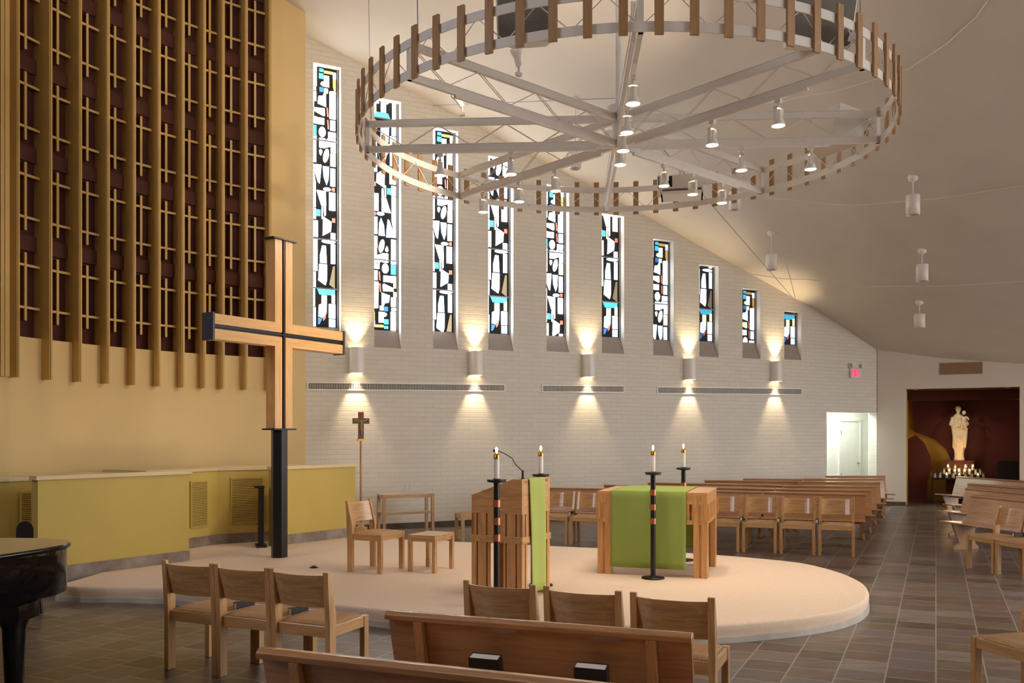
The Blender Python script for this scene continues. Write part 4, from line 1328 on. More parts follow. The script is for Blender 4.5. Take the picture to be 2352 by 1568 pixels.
gp2 = 'pews beyond the platform facing the viewer'
PEWS = [((1180, 1116), (1750, 1128), 'long pew directly behind the far chairs, left section, left end behind the lectern'),
        ((1389, 1111.5), (1778, 1121.5), 'second pew row beyond the altar, left section ending behind the third chair'),
        ((1489, 1106.5), (1797, 1113), 'third pew row beyond the altar, left section'),
        ((1619, 1101.5), (1831, 1104), 'fourth pew row beyond the altar, left section'),
        ((1707, 1098), (1842, 1099), 'fifth pew row beyond the altar, short left section near the brick wall'),
        ((1755, 1128), (1987, 1133), 'nearest pew behind the rightmost far chairs, at the aisle'),
        ((1782, 1121), (2000, 1124), 'second pew from the front at the aisle, beyond the right far chairs'),
        ((1801, 1113.5), (2010, 1115.5), 'third pew from the front at the aisle'),
        ((1835, 1104.5), (2020, 1106), 'fourth pew from the front at the aisle'),
        ((1845, 1098), (2027, 1098), 'fifth pew from the front at the aisle'),
        ((1897, 1091.5), (2032, 1091.5), 'farthest pew, below the white doorway')]
for a, b, lab in PEWS:
    pa_, pb_ = fl(a[0], a[1], ZF), fl(b[0], b[1], ZF)
    pa_.z = pb_.z = 0
    r, _, _ = pew_from_top(pa_, pb_, True, lab, gp2); r.scale = (1, 1, ZF / 0.857)
gp3 = 'right-hand pews facing the altar'
RP = [((2235, 1136), Vector((0.19, -0.98, 0)), 3.2, 'front right-hand pew with pale shining back, behind the two right chairs'),
      ((2221, 1119.5), Vector((0.19, -0.98, 0)), 3.6, 'second right-hand pew, grey-lit back behind the front one'),
      ((2226, 1109), Vector((0.19, -0.98, 0)), 3.8, 'third right-hand pew, thin strip of back showing'),
      ((2199, 1093), Vector((0.19, -0.98, 0)), 4.5, 'fourth right-hand pew with golden back, in front of the statue niche')]
for (x, y), d, L, lab in RP:
    a = fl(x, y, ZF); a.z = 0
    r, _, _ = pew_from_top(a, a + d.normalized() * L, True, lab, gp3); r.scale = (1, 1, ZF / 0.857)

# ------------------------------------------------------------------ altar
def altar():
    c = fl(1372.4, 1316.4, PZ); c2 = fl(1624.8, 1328.9, PZ)
    e1 = (c2 - c); W = e1.length; e1.normalize(); D = 1.06; H = 0.925
    root = thing('altar', 'square oak altar table with slatted aprons on the platform', 'altar', (c.x, c.y, PZ), ang(e1))
    MB().bb(0, W, 0, D, H - 0.04, H).build('table_top', M['altar_x'], root, 0.004)
    lw_, pg = 0.15, 0.02
    for (x0, y0) in ((0, 0), (W - lw_, 0), (0, D - lw_), (W - lw_, D - lw_)):
        mb = MB()
        b = 0.062
        for dx in (0, lw_ - b):
            for dy in (0, lw_ - b):
                mb.bb(x0 + dx, x0 + dx + b, y0 + dy, y0 + dy + b, 0, H - 0.04)
        mb.bb(x0 + 0.02, x0 + lw_ - 0.02, y0 + 0.02, y0 + lw_ - 0.02, 0.0, H - 0.04)
        mb.build('leg', M['altar_z'], root, 0.002)
    def apron(nm, p, q, inward):
        d = (q - p); L = d.length; d.normalize(); t = inward * 0.02
        mb = MB()
        mb.bar(p + t + Vector((0, 0, H - 0.085)), q + t + Vector((0, 0, H - 0.085)), 0.035, 0.09)
        mb.bar(p + t + Vector((0, 0, 0.60)), q + t + Vector((0, 0, 0.60)), 0.035, 0.045)
        mb.build(nm, M['altar_x'], root, 0.002)
        mb = MB(); n = int(L / 0.07)
        for i in range(n + 1):
            a = p + d * (L * i / n) + t
            mb.bar(a + Vector((0, 0, 0.62)), a + Vector((0, 0, H - 0.12)), 0.042, 0.028, up=inward)
        tag(mb.build('apron_slats', M['altar_z'], root))
    X, Yv = Vector((1, 0, 0)), Vector((0, 1, 0))
    apron('apron', Vector((0.002, 0.0, 0)), Vector((W - 0.002, 0, 0)), Yv)
    apron('apron', Vector((0.002, D, 0)), Vector((W - 0.002, D, 0)), -Yv)
    apron('apron', Vector((0, 0.002, 0)), Vector((0, D - 0.002, 0)), X)
    apron('apron', Vector((W, 0.002, 0)), Vector((W, D - 0.002, 0)), -X)
    # cloth over the top, hanging front and back
    x0, x1 = W * 0.125, W * 0.812
    prof = []
    zb = 0.085
    def fold(u, z): return 0.006 * math.sin(u * 9.0) * (H - z)
    nx = 24; rings = []
    path = [(-0.012, z) for z in [zb + (H - zb) * k / 12 for k in range(12)]] + [(-0.010, H + 0.001), (0.0, H + 0.005)] + [(D * k / 6, H + 0.005) for k in range(1, 6)] + [(D, H + 0.005), (D + 0.010, H + 0.001)] + [(D + 0.012, H - (H - 0.21) * k / 12) for k in range(1, 13)]
    vs = []
    for (y, z) in path:
        for i in range(nx + 1):
            u = i / nx
            yy = y - abs(fold(u * 6, z)) if y < 0 else (y + abs(fold(u * 5, z)) if y > D else y)
            vs.append(Vector((x0 + (x1 - x0) * u, yy, z)))
    m = nx + 1
    fs = [(j * m + i, j * m + i + 1, (j + 1) * m + i + 1, (j + 1) * m + i) for j in range(len(path) - 1) for i in range(nx)]
    mb = MB(); mb.add(vs, fs, 0, True)
    o = mb.build('altar_cloth', M['altar_cloth'], loc=(c.x, c.y, PZ), rz=ang(e1))
    so = o.modifiers.new('thickness', 'SOLIDIFY'); so.thickness = 0.004; so.offset = 1
    tag(o, 'wide green cloth lying over the altar and hanging to the floor', 'altar cloth')
altar()

# ------------------------------------------------------------------ lectern
def lectern():
    S = 0.56; H = 1.132; HL = 0.97
    root = thing('lectern', 'tall oak lectern with slanted top and slotted legs', 'lectern', (0.094, 8.3, PZ), 0)
    # local frame: x along the right face (stole side), y along the left face away from the near corner
    ex, ey = Vector((0.5, 0.866, 0)), Vector((-0.866, 0.5, 0))
    root.rotation_euler = (0, 0, ang(ex))
    slope = lambda y: H - 0.0 * y if y < 0.1 else H - (H - HL) * (y - 0.1) / (S - 0.1)
    T = 0.03
    # upper side panels with the slanted edge, face x = 0 (towards the viewer's left) and x = S
    for x0 in (0.0, S - T):
        mb = MB()
        mb.side([(0.0, 0.80), (S, 0.80), (S, HL), (0.1, H), (0.0, H)], x0, x0 + T)
        mb.build('side_panel', M['altar_y'], root, 0.002)
    MB().bb(T, S - T, 0.0, T, 0.80, H).build('front_panel', M['altar_x'], root, 0.002)
    MB().bb(T, S - T, S - T, S, 0.80, HL).build('back_panel', M['altar_x'], root, 0.002)
    mb = MB()
    mb.side([(0.1, H - 0.04), (S - T, HL - 0.03), (S - T, HL - 0.01), (0.1, H - 0.02)], T, S - T); mb.bb(T, S - T, 0.0, 0.1, H - 0.04, H - 0.01)
    mb.build('desk_top', M['altar_x'], root)
    # slotted band: boards with gaps, then rail, then legs of boards
    def boards(axis, fixed, segs, z0, z1, nm):
        mb = MB()
        for a, b in segs:
            if axis == 'y': mb.bb(fixed, fixed + T, a, b, z0, z1)
            else: mb.bb(a, b, fixed, fixed + T, z0, z1)
        mb.build(nm, M['altar_z'], root, 0.0015)
    def spans(n, gap):
        w = (S - gap * (n - 1)) / n
        return [(i * (w + gap), i * (w + gap) + w) for i in range(n)]
    sy = [(0.0, 0.055), (0.073, 0.165), (0.183, 0.275), (0.293, 0.38), (0.398, 0.488), (0.506, S)]
    for f in (0.0, S - T): boards('y', f, sy, 0.58, 0.80, 'slotted_board')
    sx = [(0.0, 0.055), (0.075, S - 0.075), (S - 0.055, S)]
    for f in (0.0, S - T): boards('x', f, sx, 0.58, 0.80, 'slotted_board')
    mb = MB()
    for (a, b, c, d) in ((-0.008, 0.03, -0.008, S + 0.008), (S - 0.03, S + 0.008, -0.008, S + 0.008)): mb.bb(a, b, c, d, 0.525, 0.59)
    for (c, d) in ((-0.008, 0.03), (S - 0.03, S + 0.008)): mb.bb(0.03, S - 0.03, c, d, 0.526, 0.589)
    mb.build('middle_rail', M['altar_x'], root, 0.003)
    for cx in (0, 1):
        for cy in (0, 1):
            mb = MB()
            def yb(a, b):
                if cy: a, b = S - b, S - a
                return a, b
            def xb(a, b):
                if cx: a, b = S - b, S - a
                return a, b
            for a, b in ((0, 0.055), (0.073, 0.165), (0.183, 0.2)):
                y0, y1 = yb(a, b); x0, x1 = xb(0, T); mb.bb(x0, x1, y0, y1, 0, 0.526)
            for a, b in ((T, 0.055), (0.073, 0.1)):
                x0, x1 = xb(a, b); y0, y1 = yb(0, T); mb.bb(x0, x1, y0, y1, 0, 0.526)
            y0, y1 = yb(0.02, 0.18); x0, x1 = xb(T, T + 0.02); mb.bb(x0, x1, y0, y1, 0, 0.526)
            mb.build('leg', M['altar_z'], root, 0.0015)
    # microphone
    w = Matrix.Translation(Vector((0.094, 8.3, PZ))) @ Matrix.Rotation(ang(ex), 4, 'Z')
    b = w @ Vector((0.12, 0.06, H - 0.01))
    m = thing('microphone', 'black gooseneck microphone curving over the lectern', 'microphone', b)
    def rel(x, y, Yd): return at(x, y, Yd) - b
    Yb = b.y
    MB().lathe([(0.02, 0.0), (0.02, 0.008), (0.012, 0.015), (0.011, 0.09)], 12).build('base', M['black'], m)
    pts = [Vector((0, 0, 0.08)), rel(1184, 1066, Yb + 0.02), rel(1176, 1052, Yb + 0.05), rel(1160, 1042, Yb + 0.1), rel(1147, 1036, Yb + 0.14), rel(1140, 1034.5, Yb + 0.16)]
    MB().tube(pts, 0.0045, 8).build('gooseneck', M['black'], m)
    MB().tube([pts[-1], rel(1134, 1035, Yb + 0.18)], [0.011, 0.013], 10).build('capsule', M['black'], m)
    # stole
    vs = []; nx = 10
    x0, x1 = 0.12, 0.43
    path = [(0.10, H + 0.003), (0.03, H + 0.004), (0.0, H + 0.003), (-0.014, H - 0.012)] + [(-0.014, H - 0.012 - 1.07 * k / 12) for k in range(1, 13)]
    for (y, z) in path:
        for i in range(nx + 1):
            u = i / nx
            tw = (H - z)
            xa = x0 + (0.035 * tw) ; xb_ = x1 - 0.0 * tw
            vs.append(Vector((xa + (xb_ - xa) * u, y - (0.006 * (1 + math.sin(u * 7 + 1))) * min(1, tw * 2) if y < -0.01 else y, z)))
    mm = nx + 1
    mb = MB(); mb.add(vs, [(j * mm + i, j * mm + i + 1, (j + 1) * mm + i + 1, (j + 1) * mm + i) for j in range(len(path) - 1) for i in range(nx)], 0, True)
    o = mb.build('green_stole', M['stole'], loc=(0.094, 8.3, PZ), rz=ang(ex))
    so = o.modifiers.new('thickness', 'SOLIDIFY'); so.thickness = 0.004; so.offset = 1
    tag(o, 'long narrow green cloth hanging down the front of the lectern', 'stole')
lectern()

# ------------------------------------------------------------------ candle stands
def candle_stand(p, label, clabel, src=None, csrc=None):
    zt = 1.135
    if src is None:
        root = thing('candle_stand', label, 'candle stand', p, 0, 'black floor candle stands')
        MB().lathe([(0.122, 0), (0.125, 0.006), (0.122, 0.016), (0.04, 0.02), (0.028, 0.03)], 32).build('base', M['black'], root)
        MB().tube([(0, 0, 0.02), (0, 0, zt)], 0.0275, 16).build('pole', M['black'], root)
        for z in (0.62, 0.77, 0.93):
            MB().lathe([(0.036, -0.032), (0.036, 0.032)], 18).build('copper_band', M['copper'], root, loc=(0, 0, z))
        MB().lathe([(0.03, -0.02), (0.085, -0.012), (0.088, 0.012), (0.08, 0.012), (0.04, 0.006), (0.03, 0.02)], 30).build('dish', M['black'], root, loc=(0, 0, zt))
        c = thing('altar_candle', clabel, 'candle', (p[0], p[1], p[2] + zt + 0.02), 0, 'tall white candles with brass caps')
        MB().lathe([(0.0245, 0), (0.0245, 0.185)], 18).build('wax_shaft', M['wax'], c)
        MB().lathe([(0.028, 0.0), (0.028, 0.035), (0.02, 0.05), (0.008, 0.055)], 18).build('brass_cap', M['brass'], c, loc=(0, 0, 0.175))
        MB().ball((0, 0, 0.258), 0.012, 12, 2.2).build('flame', M['flame'], c)
        return root, c
    return repeat(src, p, 0, label), repeat(csrc, (p[0], p[1], p[2] + zt + 0.02), 0, clabel)
st, cd = candle_stand(fl(1500, 1328, PZ), 'black candle stand in front of the altar cloth', 'lit candle on the stand in front of the altar')
candle_stand((2.118, 10.97, PZ), 'black candle stand standing behind the altar', 'lit candle behind the altar', st, cd)
candle_stand((-0.139, 8.02, PZ), 'black candle stand in front of the lectern\'s broad side', 'lit candle nearest the microphone head, before the lectern', st, cd)
candle_stand((0.296, 9.13, PZ), 'black candle stand almost hidden behind the lectern', 'lit candle rising behind the green stole', st, cd)

# ------------------------------------------------------------------ standing cross
def cross():
    c = Vector((-2.955, 11.28, PZ))
    d = Vector((0.515, 0.857, 0)).normalized()
    root = thing('standing_cross', 'large oak cross with black steel spine on a black post, standing on the platform', 'cross', c, ang(d))
    zc, zt = 1.77 - PZ, 4.165 - PZ
    za = 2.97 - PZ
    hx, hd = 0.155, 0.08
    mb = MB()
    mb.lathe([(0.105, 0), (0.105, zc)], 6)
    mb.sm = [False] * len(mb.sm)
    mb.build('post', M['black'], root)
    MB().bb(-0.19, 0.19, -0.11, 0.11, zc, zc + 0.02).build('collar_plate', M['black'], root, 0.002)
    MB().bb(-0.2, 0.2, -0.11, 0.11, zt, zt + 0.02).build('top_plate', M['black'], root, 0.002)
    AL_ = 1.1; g = 0.028
    h = 0.15
    # four pairs: boards mitred at the crossing
    def up(sgn):      # left/right vertical boards, lower part
        x0, x1 = (g, h) if sgn > 0 else (-h, -g)
        for (z0, z1, inn) in ((zc + 0.02, za, 1), (za, zt, -1)):
            mb = MB()
            if inn > 0: pts = [(x0, z0), (x1, z0), (x1, za - h), (x0, za - g)] if sgn > 0 else [(x0, z0), (x1, z0), (x1, za - g), (x0, za - h)]
            else: pts = [(x0, za + g), (x1, za + h), (x1, z1), (x0, z1)] if sgn > 0 else [(x0, za + h), (x1, za + g), (x1, z1), (x0, z1)]
            mb.hexa([Vector((p[0], -hd, p[1])) for p in pts], [Vector((p[0], hd, p[1])) for p in pts][::1])
            mb.build('upright_board', M['cross_v'], root, 0.002)
    up(1); up(-1)
    def arm(sx, sz):
        a, b = g, AL_
        if sz > 0: pts = [(g, za + g), (AL_, za + g), (AL_, za + h), (h, za + h)]
        else: pts = [(g, za - g), (h, za - h), (AL_, za - h), (AL_, za - g)]
        pts = [(p[0] * sx, p[1]) for p in pts]
        mb = MB(); mb.hexa([Vector((p[0], -hd, p[1])) for p in pts], [Vector((p[0], hd, p[1])) for p in pts])
        mb.build('arm_board', M['cross'], root, 0.002)
    for sx in (-1, 1):
        for sz in (-1, 1): arm(sx, sz)
    mb = MB()
    mb.bb(-g, g, -hd + 0.02, hd - 0.02, zc + 0.02, zt); mb.bb(-AL_, AL_, -hd + 0.02, hd - 0.02, za - g, za + g)
    mb.bb(-0.008, 0.008, -hd - 0.004, hd + 0.004, zc + 0.02, zt); mb.bb(-AL_, AL_, -hd - 0.004, hd + 0.004, za - 0.008, za + 0.008)
    mb.build('steel_spine', M['black'], root)
    for sx in (-1, 1):
        MB().bb(*sorted((sx * AL_, sx * (AL_ + 0.03))), -0.095, 0.095, za - h - 0.012, za + h + 0.012).build('end_plate', M['end_plate'], root, 0.002)
M['end_plate'] = plain('blue_black_steel', srgb(70, 74, 92), 0.35, 0.0, 0.1)
cross()

# ------------------------------------------------------------------ processional crucifix, credence table, side table
def crucifix():
    c = fl(829, 1229, 0)
    Yd = c.y
    root = thing('processional_cross', 'small painted crucifix on a slim wooden pole with tiered base by the brick wall', 'crucifix', c, ang(WD))
    z1 = EYE + (HORIZON - 1011) * Yd / F_PX; z2 = EYE + (HORIZON - 946) * Yd / F_PX
    MB().lathe([(0.19, 0), (0.19, 0.045), (0.15, 0.05), (0.15, 0.095), (0.11, 0.1), (0.11, 0.14), (0.06, 0.15), (0.05, 0.2), (0.025, 0.22)], 24).build('tiered_base', M['oak_x'], root)
    MB().tube([(0, 0, 0.2), (0, 0, z1)], 0.019, 12).build('pole', M['oak_z'], root)
    MB().bb(-0.06, 0.06, -0.03, 0.03, z1 - 0.01, z1 + 0.025).build('socket', M['brass'], root)
    H = z2 - z1
    MB().bb(-0.047, 0.047, -0.015, 0.015, z1 + 0.02, z2).bb(-0.145, -0.047, -0.015, 0.015, z2 - 0.2, z2 - 0.105).bb(0.047, 0.145, -0.015, 0.015, z2 - 0.2, z2 - 0.105).build('cross_panel', M['icon'], root)
    mb = MB()
    mb.lathe([(0.0001, 0), (0.018, 0), (0.018, 0.008)], 14)
    o = mb.build('red_medallion', M['icon_red'], root, loc=(0, -0.023, z2 - 0.05)); o.rotation_euler = (math.pi / 2, 0, 0)
    # painted figure in low relief
    mb = MB()
    mb.tube([(0, -0.018, z2 - 0.27), (0, -0.02, z2 - 0.17)], [0.014, 0.02], 10); mb.ball((0, -0.02, z2 - 0.135), 0.016, 10)
    mb.tube([(-0.11, -0.016, z2 - 0.13), (0, -0.02, z2 - 0.165), (0.11, -0.016, z2 - 0.13)], 0.008, 8)
    mb.tube([(0, -0.02, z2 - 0.26), (0.006, -0.02, z2 - 0.4)], [0.018, 0.008], 8)
    mb.build('relief_figure', M['icon_skin'], root)
    MB().bb(-0.045, 0.045, -0.019, -0.015, z1 + 0.12, z1 + 0.16).build('blue_band', M['icon_blue'], root)
    MB().bb(-0.14, 0.14, -0.018, -0.015, z2 - 0.198, z2 - 0.165).build('green_band', M['icon_green'], root)
M['icon'] = plain('icon_brown', srgb(125, 88, 48), 0.5, 0, 0.35, 30)
M['icon_red'] = plain('icon_red', srgb(190, 40, 70), 0.4)
M['icon_skin'] = plain('icon_figure', srgb(190, 160, 120), 0.6)
M['icon_blue'] = plain('icon_blue', srgb(70, 75, 130), 0.5)
M['icon_green'] = plain('icon_green', srgb(80, 110, 50), 0.5, 0, 0.3, 40)
crucifix()

def table(name, label, cat, o, e, W, D, H, T, leg, shelf=None, z=0.0, legs=4):
    root = thing(name, label, cat, (o.x, o.y, z), ang(e))
    MB().bb(0, W, 0, D, H - T, H).build('table_top', M['oak_x'], root, 0.003)
    for x in (0, W - leg):
        for y in (0, D - leg):
            MB().bb(x, x + leg, y, y + leg, 0, H - T).build('leg', M['oak_z'], root, 0.002)
    if shelf:
        MB().bb(leg * 0.3, W - leg * 0.3, leg * 0.3, D - leg * 0.3, shelf, shelf + 0.03).build('shelf', M['oak_x'], root, 0.002)
    mb = MB(); a = 0.012
    mb.bb(leg, W - leg, a, a + 0.02, H - T - 0.035, H - T); mb.bb(leg, W - leg, D - a - 0.02, D - a, H - T - 0.035, H - T)
    mb.bb(a, a + 0.02, leg, D - leg, H - T - 0.035, H - T); mb.bb(W - a - 0.02, W - a, leg, D - leg, H - T - 0.035, H - T)
    mb.build('apron', M['oak_x'], root)
    return root
cl = fl(998, 1132.5, 0.70); cl.z = 0
e_ = WD
cw = 0.93
o_ = cl - e_ * cw
table('credence_table', 'small oak table with a lower shelf against the brick wall', 'table', o_, e_, cw, 0.34, 0.70, 0.035, 0.05, 0.36)
for i, (x, lab) in enumerate(((929, 'left small glass cruet on the oak wall table'), (940, 'right small glass cruet on the oak wall table'))):
    k = (x - 1176.0) / F_PX
    p0 = o_ + Vector((-e_.y, e_.x, 0)) * 0.2
    t = (p0.x - k * p0.y) / (k * e_.y - e_.x); p = p0 + e_ * t
    g = thing('glass_cruet', lab, 'cruet', (p.x, p.y, 0.70), 0, 'cruets on the credence table')
    MB().lathe([(0.025, 0.0), (0.03, 0.02), (0.03, 0.07), (0.018, 0.1), (0.02, 0.12)], 16).build('body', M['glass'], g)
    MB().lathe([(0.015, 0.12), (0.012, 0.14), (0.016, 0.155), (0.004, 0.165)], 12).build('stopper', M['glass'], g)
table('side_table', 'low square oak table beside the single platform chair', 'table', Vector((-1.185, 10.085, 0)) , U, 0.36, 0.44, 0.42, 0.04, 0.045, None, PZ)

# ------------------------------------------------------------------ statue niche contents
def niche():
    def q(x, depth, z=0.0):
        k = (x - 1176.0) / F_PX
        o = S0 - SN * depth
        t = (o.x - k * o.y) / (k * SD.y - SD.x)
        p = o + SD * t
        return Vector((p.x, p.y, z))
    # flat maroon cut-out shapes in front of the golden back wall
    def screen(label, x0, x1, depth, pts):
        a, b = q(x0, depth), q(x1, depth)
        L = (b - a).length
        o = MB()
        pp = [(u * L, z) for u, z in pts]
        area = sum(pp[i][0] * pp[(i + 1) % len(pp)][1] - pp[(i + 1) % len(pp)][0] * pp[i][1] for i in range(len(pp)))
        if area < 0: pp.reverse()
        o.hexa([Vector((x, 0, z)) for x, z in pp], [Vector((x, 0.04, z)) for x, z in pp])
        ob = o.build('maroon_shape', M['maroon_wall'], loc=a, rz=ang(SD))
        tag(ob, label, 'wall panel', 'maroon flat shapes in the niche')
    T = NZ - 0.24
    screen('dark maroon wavy-edged flat shape at the left of the statue niche', 2083, 2175, ND - 0.5, [(0, 0.0), (0.5, 0.0), (0.52, 0.5), (0.62, 0.85), (0.6, 1.15), (0.45, 1.5), (0.22, 1.72), (0.0, 1.6)])
    screen('dark maroon flat shape curving over the golden corner behind the statue', 2095, 2365, ND - 0.12, [(0.36, 0), (0.36, 0.95), (0.3, 1.35), (0.2, 1.6), (0.02, 1.8), (0, T), (1, T), (1, 1.5), (0.95, 1.35), (0.93, 0.95), (0.88, 0.9), (0.88, 0.0)])
    # stand with candles
    D = 1.1
    pl_, pr_ = q(2140, D), q(2268, D)
    L = (pr_ - pl_).length
    ztop = EYE + (HORIZON - 1096) * pl_.y / F_PX
    stn = thing('votive_stand', 'dark iron votive candle table below the white statue', 'candle table', pl_, ang(SD))
    MB().bb(0, L, -0.2, 0.42, ztop - 0.04, ztop).build('table_top', M['black'], stn)
    MB().bb(L * 0.16, L * 0.92, 0.05, 0.42, ztop, ztop + 0.09).build('tier', M['black'], stn)
    MB().bb(L * 0.24, L * 0.86, 0.2, 0.42, ztop + 0.09, ztop + 0.19).build('tier', M['black'], stn)
    for x in (0.0, L - 0.03):
        for y in (-0.2, 0.39): MB().bb(x, x + 0.03, y, y + 0.03, 0, ztop - 0.04).build('leg', M['black'], stn)
    proto = {}
    def votive(lit):
        v = thing('votive_candle', 'x', 'candle', (0, 0, 0), 0, 'lit votive candles at the statue' if lit else 'unlit votive candles at the statue')
        MB().lathe([(0.032, 0.0), (0.036, 0.01), (0.038, 0.15), (0.034, 0.15), (0.032, 0.01)], 14, cap=False).build('glass_holder', M['glass_frost'], v)
        MB().lathe([(0.028, 0.002), (0.028, 0.08 if lit else 0.12)], 12).build('wax_fill', M['wax'], v)
        if lit: MB().ball((0, 0, 0.115), 0.019, 10, 1.5).build('flame', M['flame_v'], v)
        return v
    rows = [('front row', -0.12, ztop, [0.06, 0.15, 0.27, 0.39, 0.5, 0.61, 0.72, 0.83, 0.93], [2, 4, 7]), ('middle row', 0.1, ztop + 0.09, [0.22, 0.32, 0.42, 0.5, 0.6, 0.69, 0.8, 0.88], [1, 2, 3, 4, 5]), ('back row', 0.27, ztop + 0.19, [0.3, 0.43, 0.62, 0.75], [0, 2, 3])]
    ordn = ['first', 'second', 'third', 'fourth', 'fifth', 'sixth', 'seventh', 'eighth', 'ninth']
    for rn, y, z, xs, litset in rows:
        for i, u in enumerate(xs):
            lit = i in litset
            w = pl_ + SD * (u * L) - SN * y
            lab = ('lit' if lit else 'unlit') + ' glass votive candle, ' + ordn[i] + ' from the left in the ' + rn + ' below the statue'
            if lit not in proto:
                proto[lit] = votive(lit); o = proto[lit]; o['label'] = lab; o.location = (w.x, w.y, z)
            else: repeat(proto[lit], (w.x, w.y, z), 0, lab)
    ld = bpy.data.lights.new('votive_glow', 'POINT'); ld.energy = 9; ld.color = (1, 0.62, 0.28); ld.shadow_soft_size = 0.25
    o = bpy.data.objects.new('votive_glow', ld); COL.objects.link(o)
    w = pl_ + SD * (0.52 * L) - SN * 0.0; o.location = (w.x, w.y, ztop + 0.34)
    # pedestal and statue
    sp = q(2203, 1.72)
    zb = EYE + (HORIZON - 1057) * sp.y / F_PX; zt = EYE + (HORIZON - 932) * sp.y / F_PX
    MB_ = MB(); MB_.bb(-0.3, 0.3, -0.12, 0.3, 0, zb - 0.03); MB_.bb(-0.33, 0.33, -0.16, 0.33, zb - 0.03, zb)
    pd = MB_.build('statue_pedestal', M['maroon_wall'], loc=sp, rz=ang(SD)); tag(pd, 'dark pedestal under the white statue, behind the votive candles', 'pedestal')
    H = zt - zb
    mb = MB(); n = 28
    # (z fraction, half width, half depth, x shift, fold amplitude)
    prof = [(0.0, 0.125, 0.1, 0.0, 0), (0.035, 0.13, 0.105, 0.0, 0), (0.05, 0.115, 0.095, 0.0, 0.005), (0.12, 0.105, 0.085, 0.0, 0.012), (0.2, 0.118, 0.09, 0.0, 0.014), (0.24, 0.15, 0.1, -0.005, 0.012), (0.34, 0.155, 0.1, 0.0, 0.012), (0.45, 0.158, 0.105, 0.003, 0.01),
            (0.55, 0.16, 0.11, 0.0, 0.008), (0.64, 0.163, 0.115, 0.0, 0.006), (0.72, 0.155, 0.11, -0.01, 0.005), (0.78, 0.135, 0.1, -0.015, 0.004), (0.83, 0.1, 0.08, -0.018, 0.002), (0.855, 0.05, 0.05, -0.02, 0), (0.88, 0.04, 0.042, -0.02, 0)]
    rings = []
    for (t, a, b, sx, fo) in prof:
        rg = []
        for k in range(n):
            th = 2 * math.pi * k / n
            r = 1 + fo * 5.5 * math.sin(th * 7 + t * 5) + fo * 2.5 * math.sin(th * 11)
            rg.append(Vector((sx + a * r * math.cos(th), b * r * math.sin(th), t * H)))
        rings.append(rg)
    mb.loft(rings)
    def ell(c, r, sx, sy, sz):
        m = 10; rr = []
        for i in range(m + 1):
            ph = math.pi * i / m
            rr.append([Vector((c[0] + r * sx * max(math.sin(ph), 0.01) * math.cos(2 * math.pi * k / 16), c[1] + r * sy * max(math.sin(ph), 0.01) * math.sin(2 * math.pi * k / 16), c[2] - r * sz * math.cos(ph))) for k in range(16)])
        mb.loft(rr)
    hz = 0.935 * H
    ell((-0.02, -0.015, hz), 0.07, 0.86, 1.0, 1.22)                 # head
    ell((-0.02, 0.012, hz + 0.02), 0.07, 0.98, 1.0, 1.1)            # hair
    ell((-0.02, -0.055, hz - 0.06), 0.04, 0.9, 0.8, 1.3)            # beard
    ell((-0.02, -0.088, hz - 0.005), 0.014, 0.8, 1.0, 1.5)          # nose
    # right arm bent across, left arm carrying the child
    mb.tube([(-0.13, 0.0, 0.79 * H), (-0.18, -0.03, 0.66 * H), (-0.12, -0.11, 0.62 * H), (-0.03, -0.14, 0.635 * H)], [0.05, 0.055, 0.042, 0.024], 12)
    mb.tube([(0.1, 0.0, 0.79 * H), (0.17, -0.03, 0.66 * H), (0.12, -0.12, 0.625 * H), (0.05, -0.14, 0.62 * H)], [0.05, 0.058, 0.045, 0.026], 12)
    for dx, l in ((-0.012, 0.05), (0.0, 0.058), (0.012, 0.055), (0.022, 0.045)):
        mb.tube([(-0.03 + dx * 0.4, -0.145, 0.637 * H + dx), (0.015 + l * 0.3, -0.15, 0.635 * H + dx)], 0.007, 6)
    mb.tube([(-0.03, -0.145, 0.645 * H), (-0.01, -0.152, 0.67 * H)], 0.007, 6)
    # child: seated body, head, arms, legs
    ell((0.1, -0.1, 0.74 * H), 0.06, 1.0, 0.9, 1.55)
    ell((0.105, -0.105, 0.875 * H), 0.05, 0.92, 1.0, 1.12)
    mb.tube([(0.14, -0.1, 0.8 * H), (0.19, -0.12, 0.78 * H), (0.215, -0.14, 0.74 * H)], [0.026, 0.021, 0.016], 8)
    mb.tube([(0.06, -0.12, 0.8 * H), (0.02, -0.15, 0.77 * H), (-0.02, -0.14, 0.79 * H)], [0.026, 0.02, 0.015], 8)
    mb.tube([(0.08, -0.12, 0.68 * H), (0.06, -0.19, 0.655 * H), (0.06, -0.17, 0.59 * H)], [0.034, 0.03, 0.02], 8)
    mb.tube([(0.12, -0.12, 0.68 * H), (0.13, -0.19, 0.655 * H), (0.125, -0.17, 0.6 * H)], [0.034, 0.03, 0.02], 8)
    # mantle swag and hem drapes
    mb.tube([(-0.15, -0.02, 0.62 * H), (-0.11, -0.1, 0.46 * H), (-0.08, -0.11, 0.27 * H)], [0.035, 0.045, 0.03], 10)
    mb.tube([(0.16, -0.03, 0.6 * H), (0.14, -0.1, 0.44 * H), (0.13, -0.09, 0.24 * H)], [0.04, 0.045, 0.025], 10)
    mb.tube([(-0.1, -0.105, 0.44 * H), (0.02, -0.13, 0.38 * H), (0.12, -0.1, 0.46 * H)], [0.02, 0.03, 0.02], 10)
    st_ = mb.build('statue', M['statue'], loc=(sp.x, sp.y, zb), rz=ang(SD))
    rm = st_.modifiers.new('remesh', 'REMESH'); rm.mode = 'VOXEL'; rm.voxel_size = 0.0085; rm.use_smooth_shade = True
    sm = st_.modifiers.new('smooth', 'SMOOTH'); sm.factor = 0.5; sm.iterations = 2
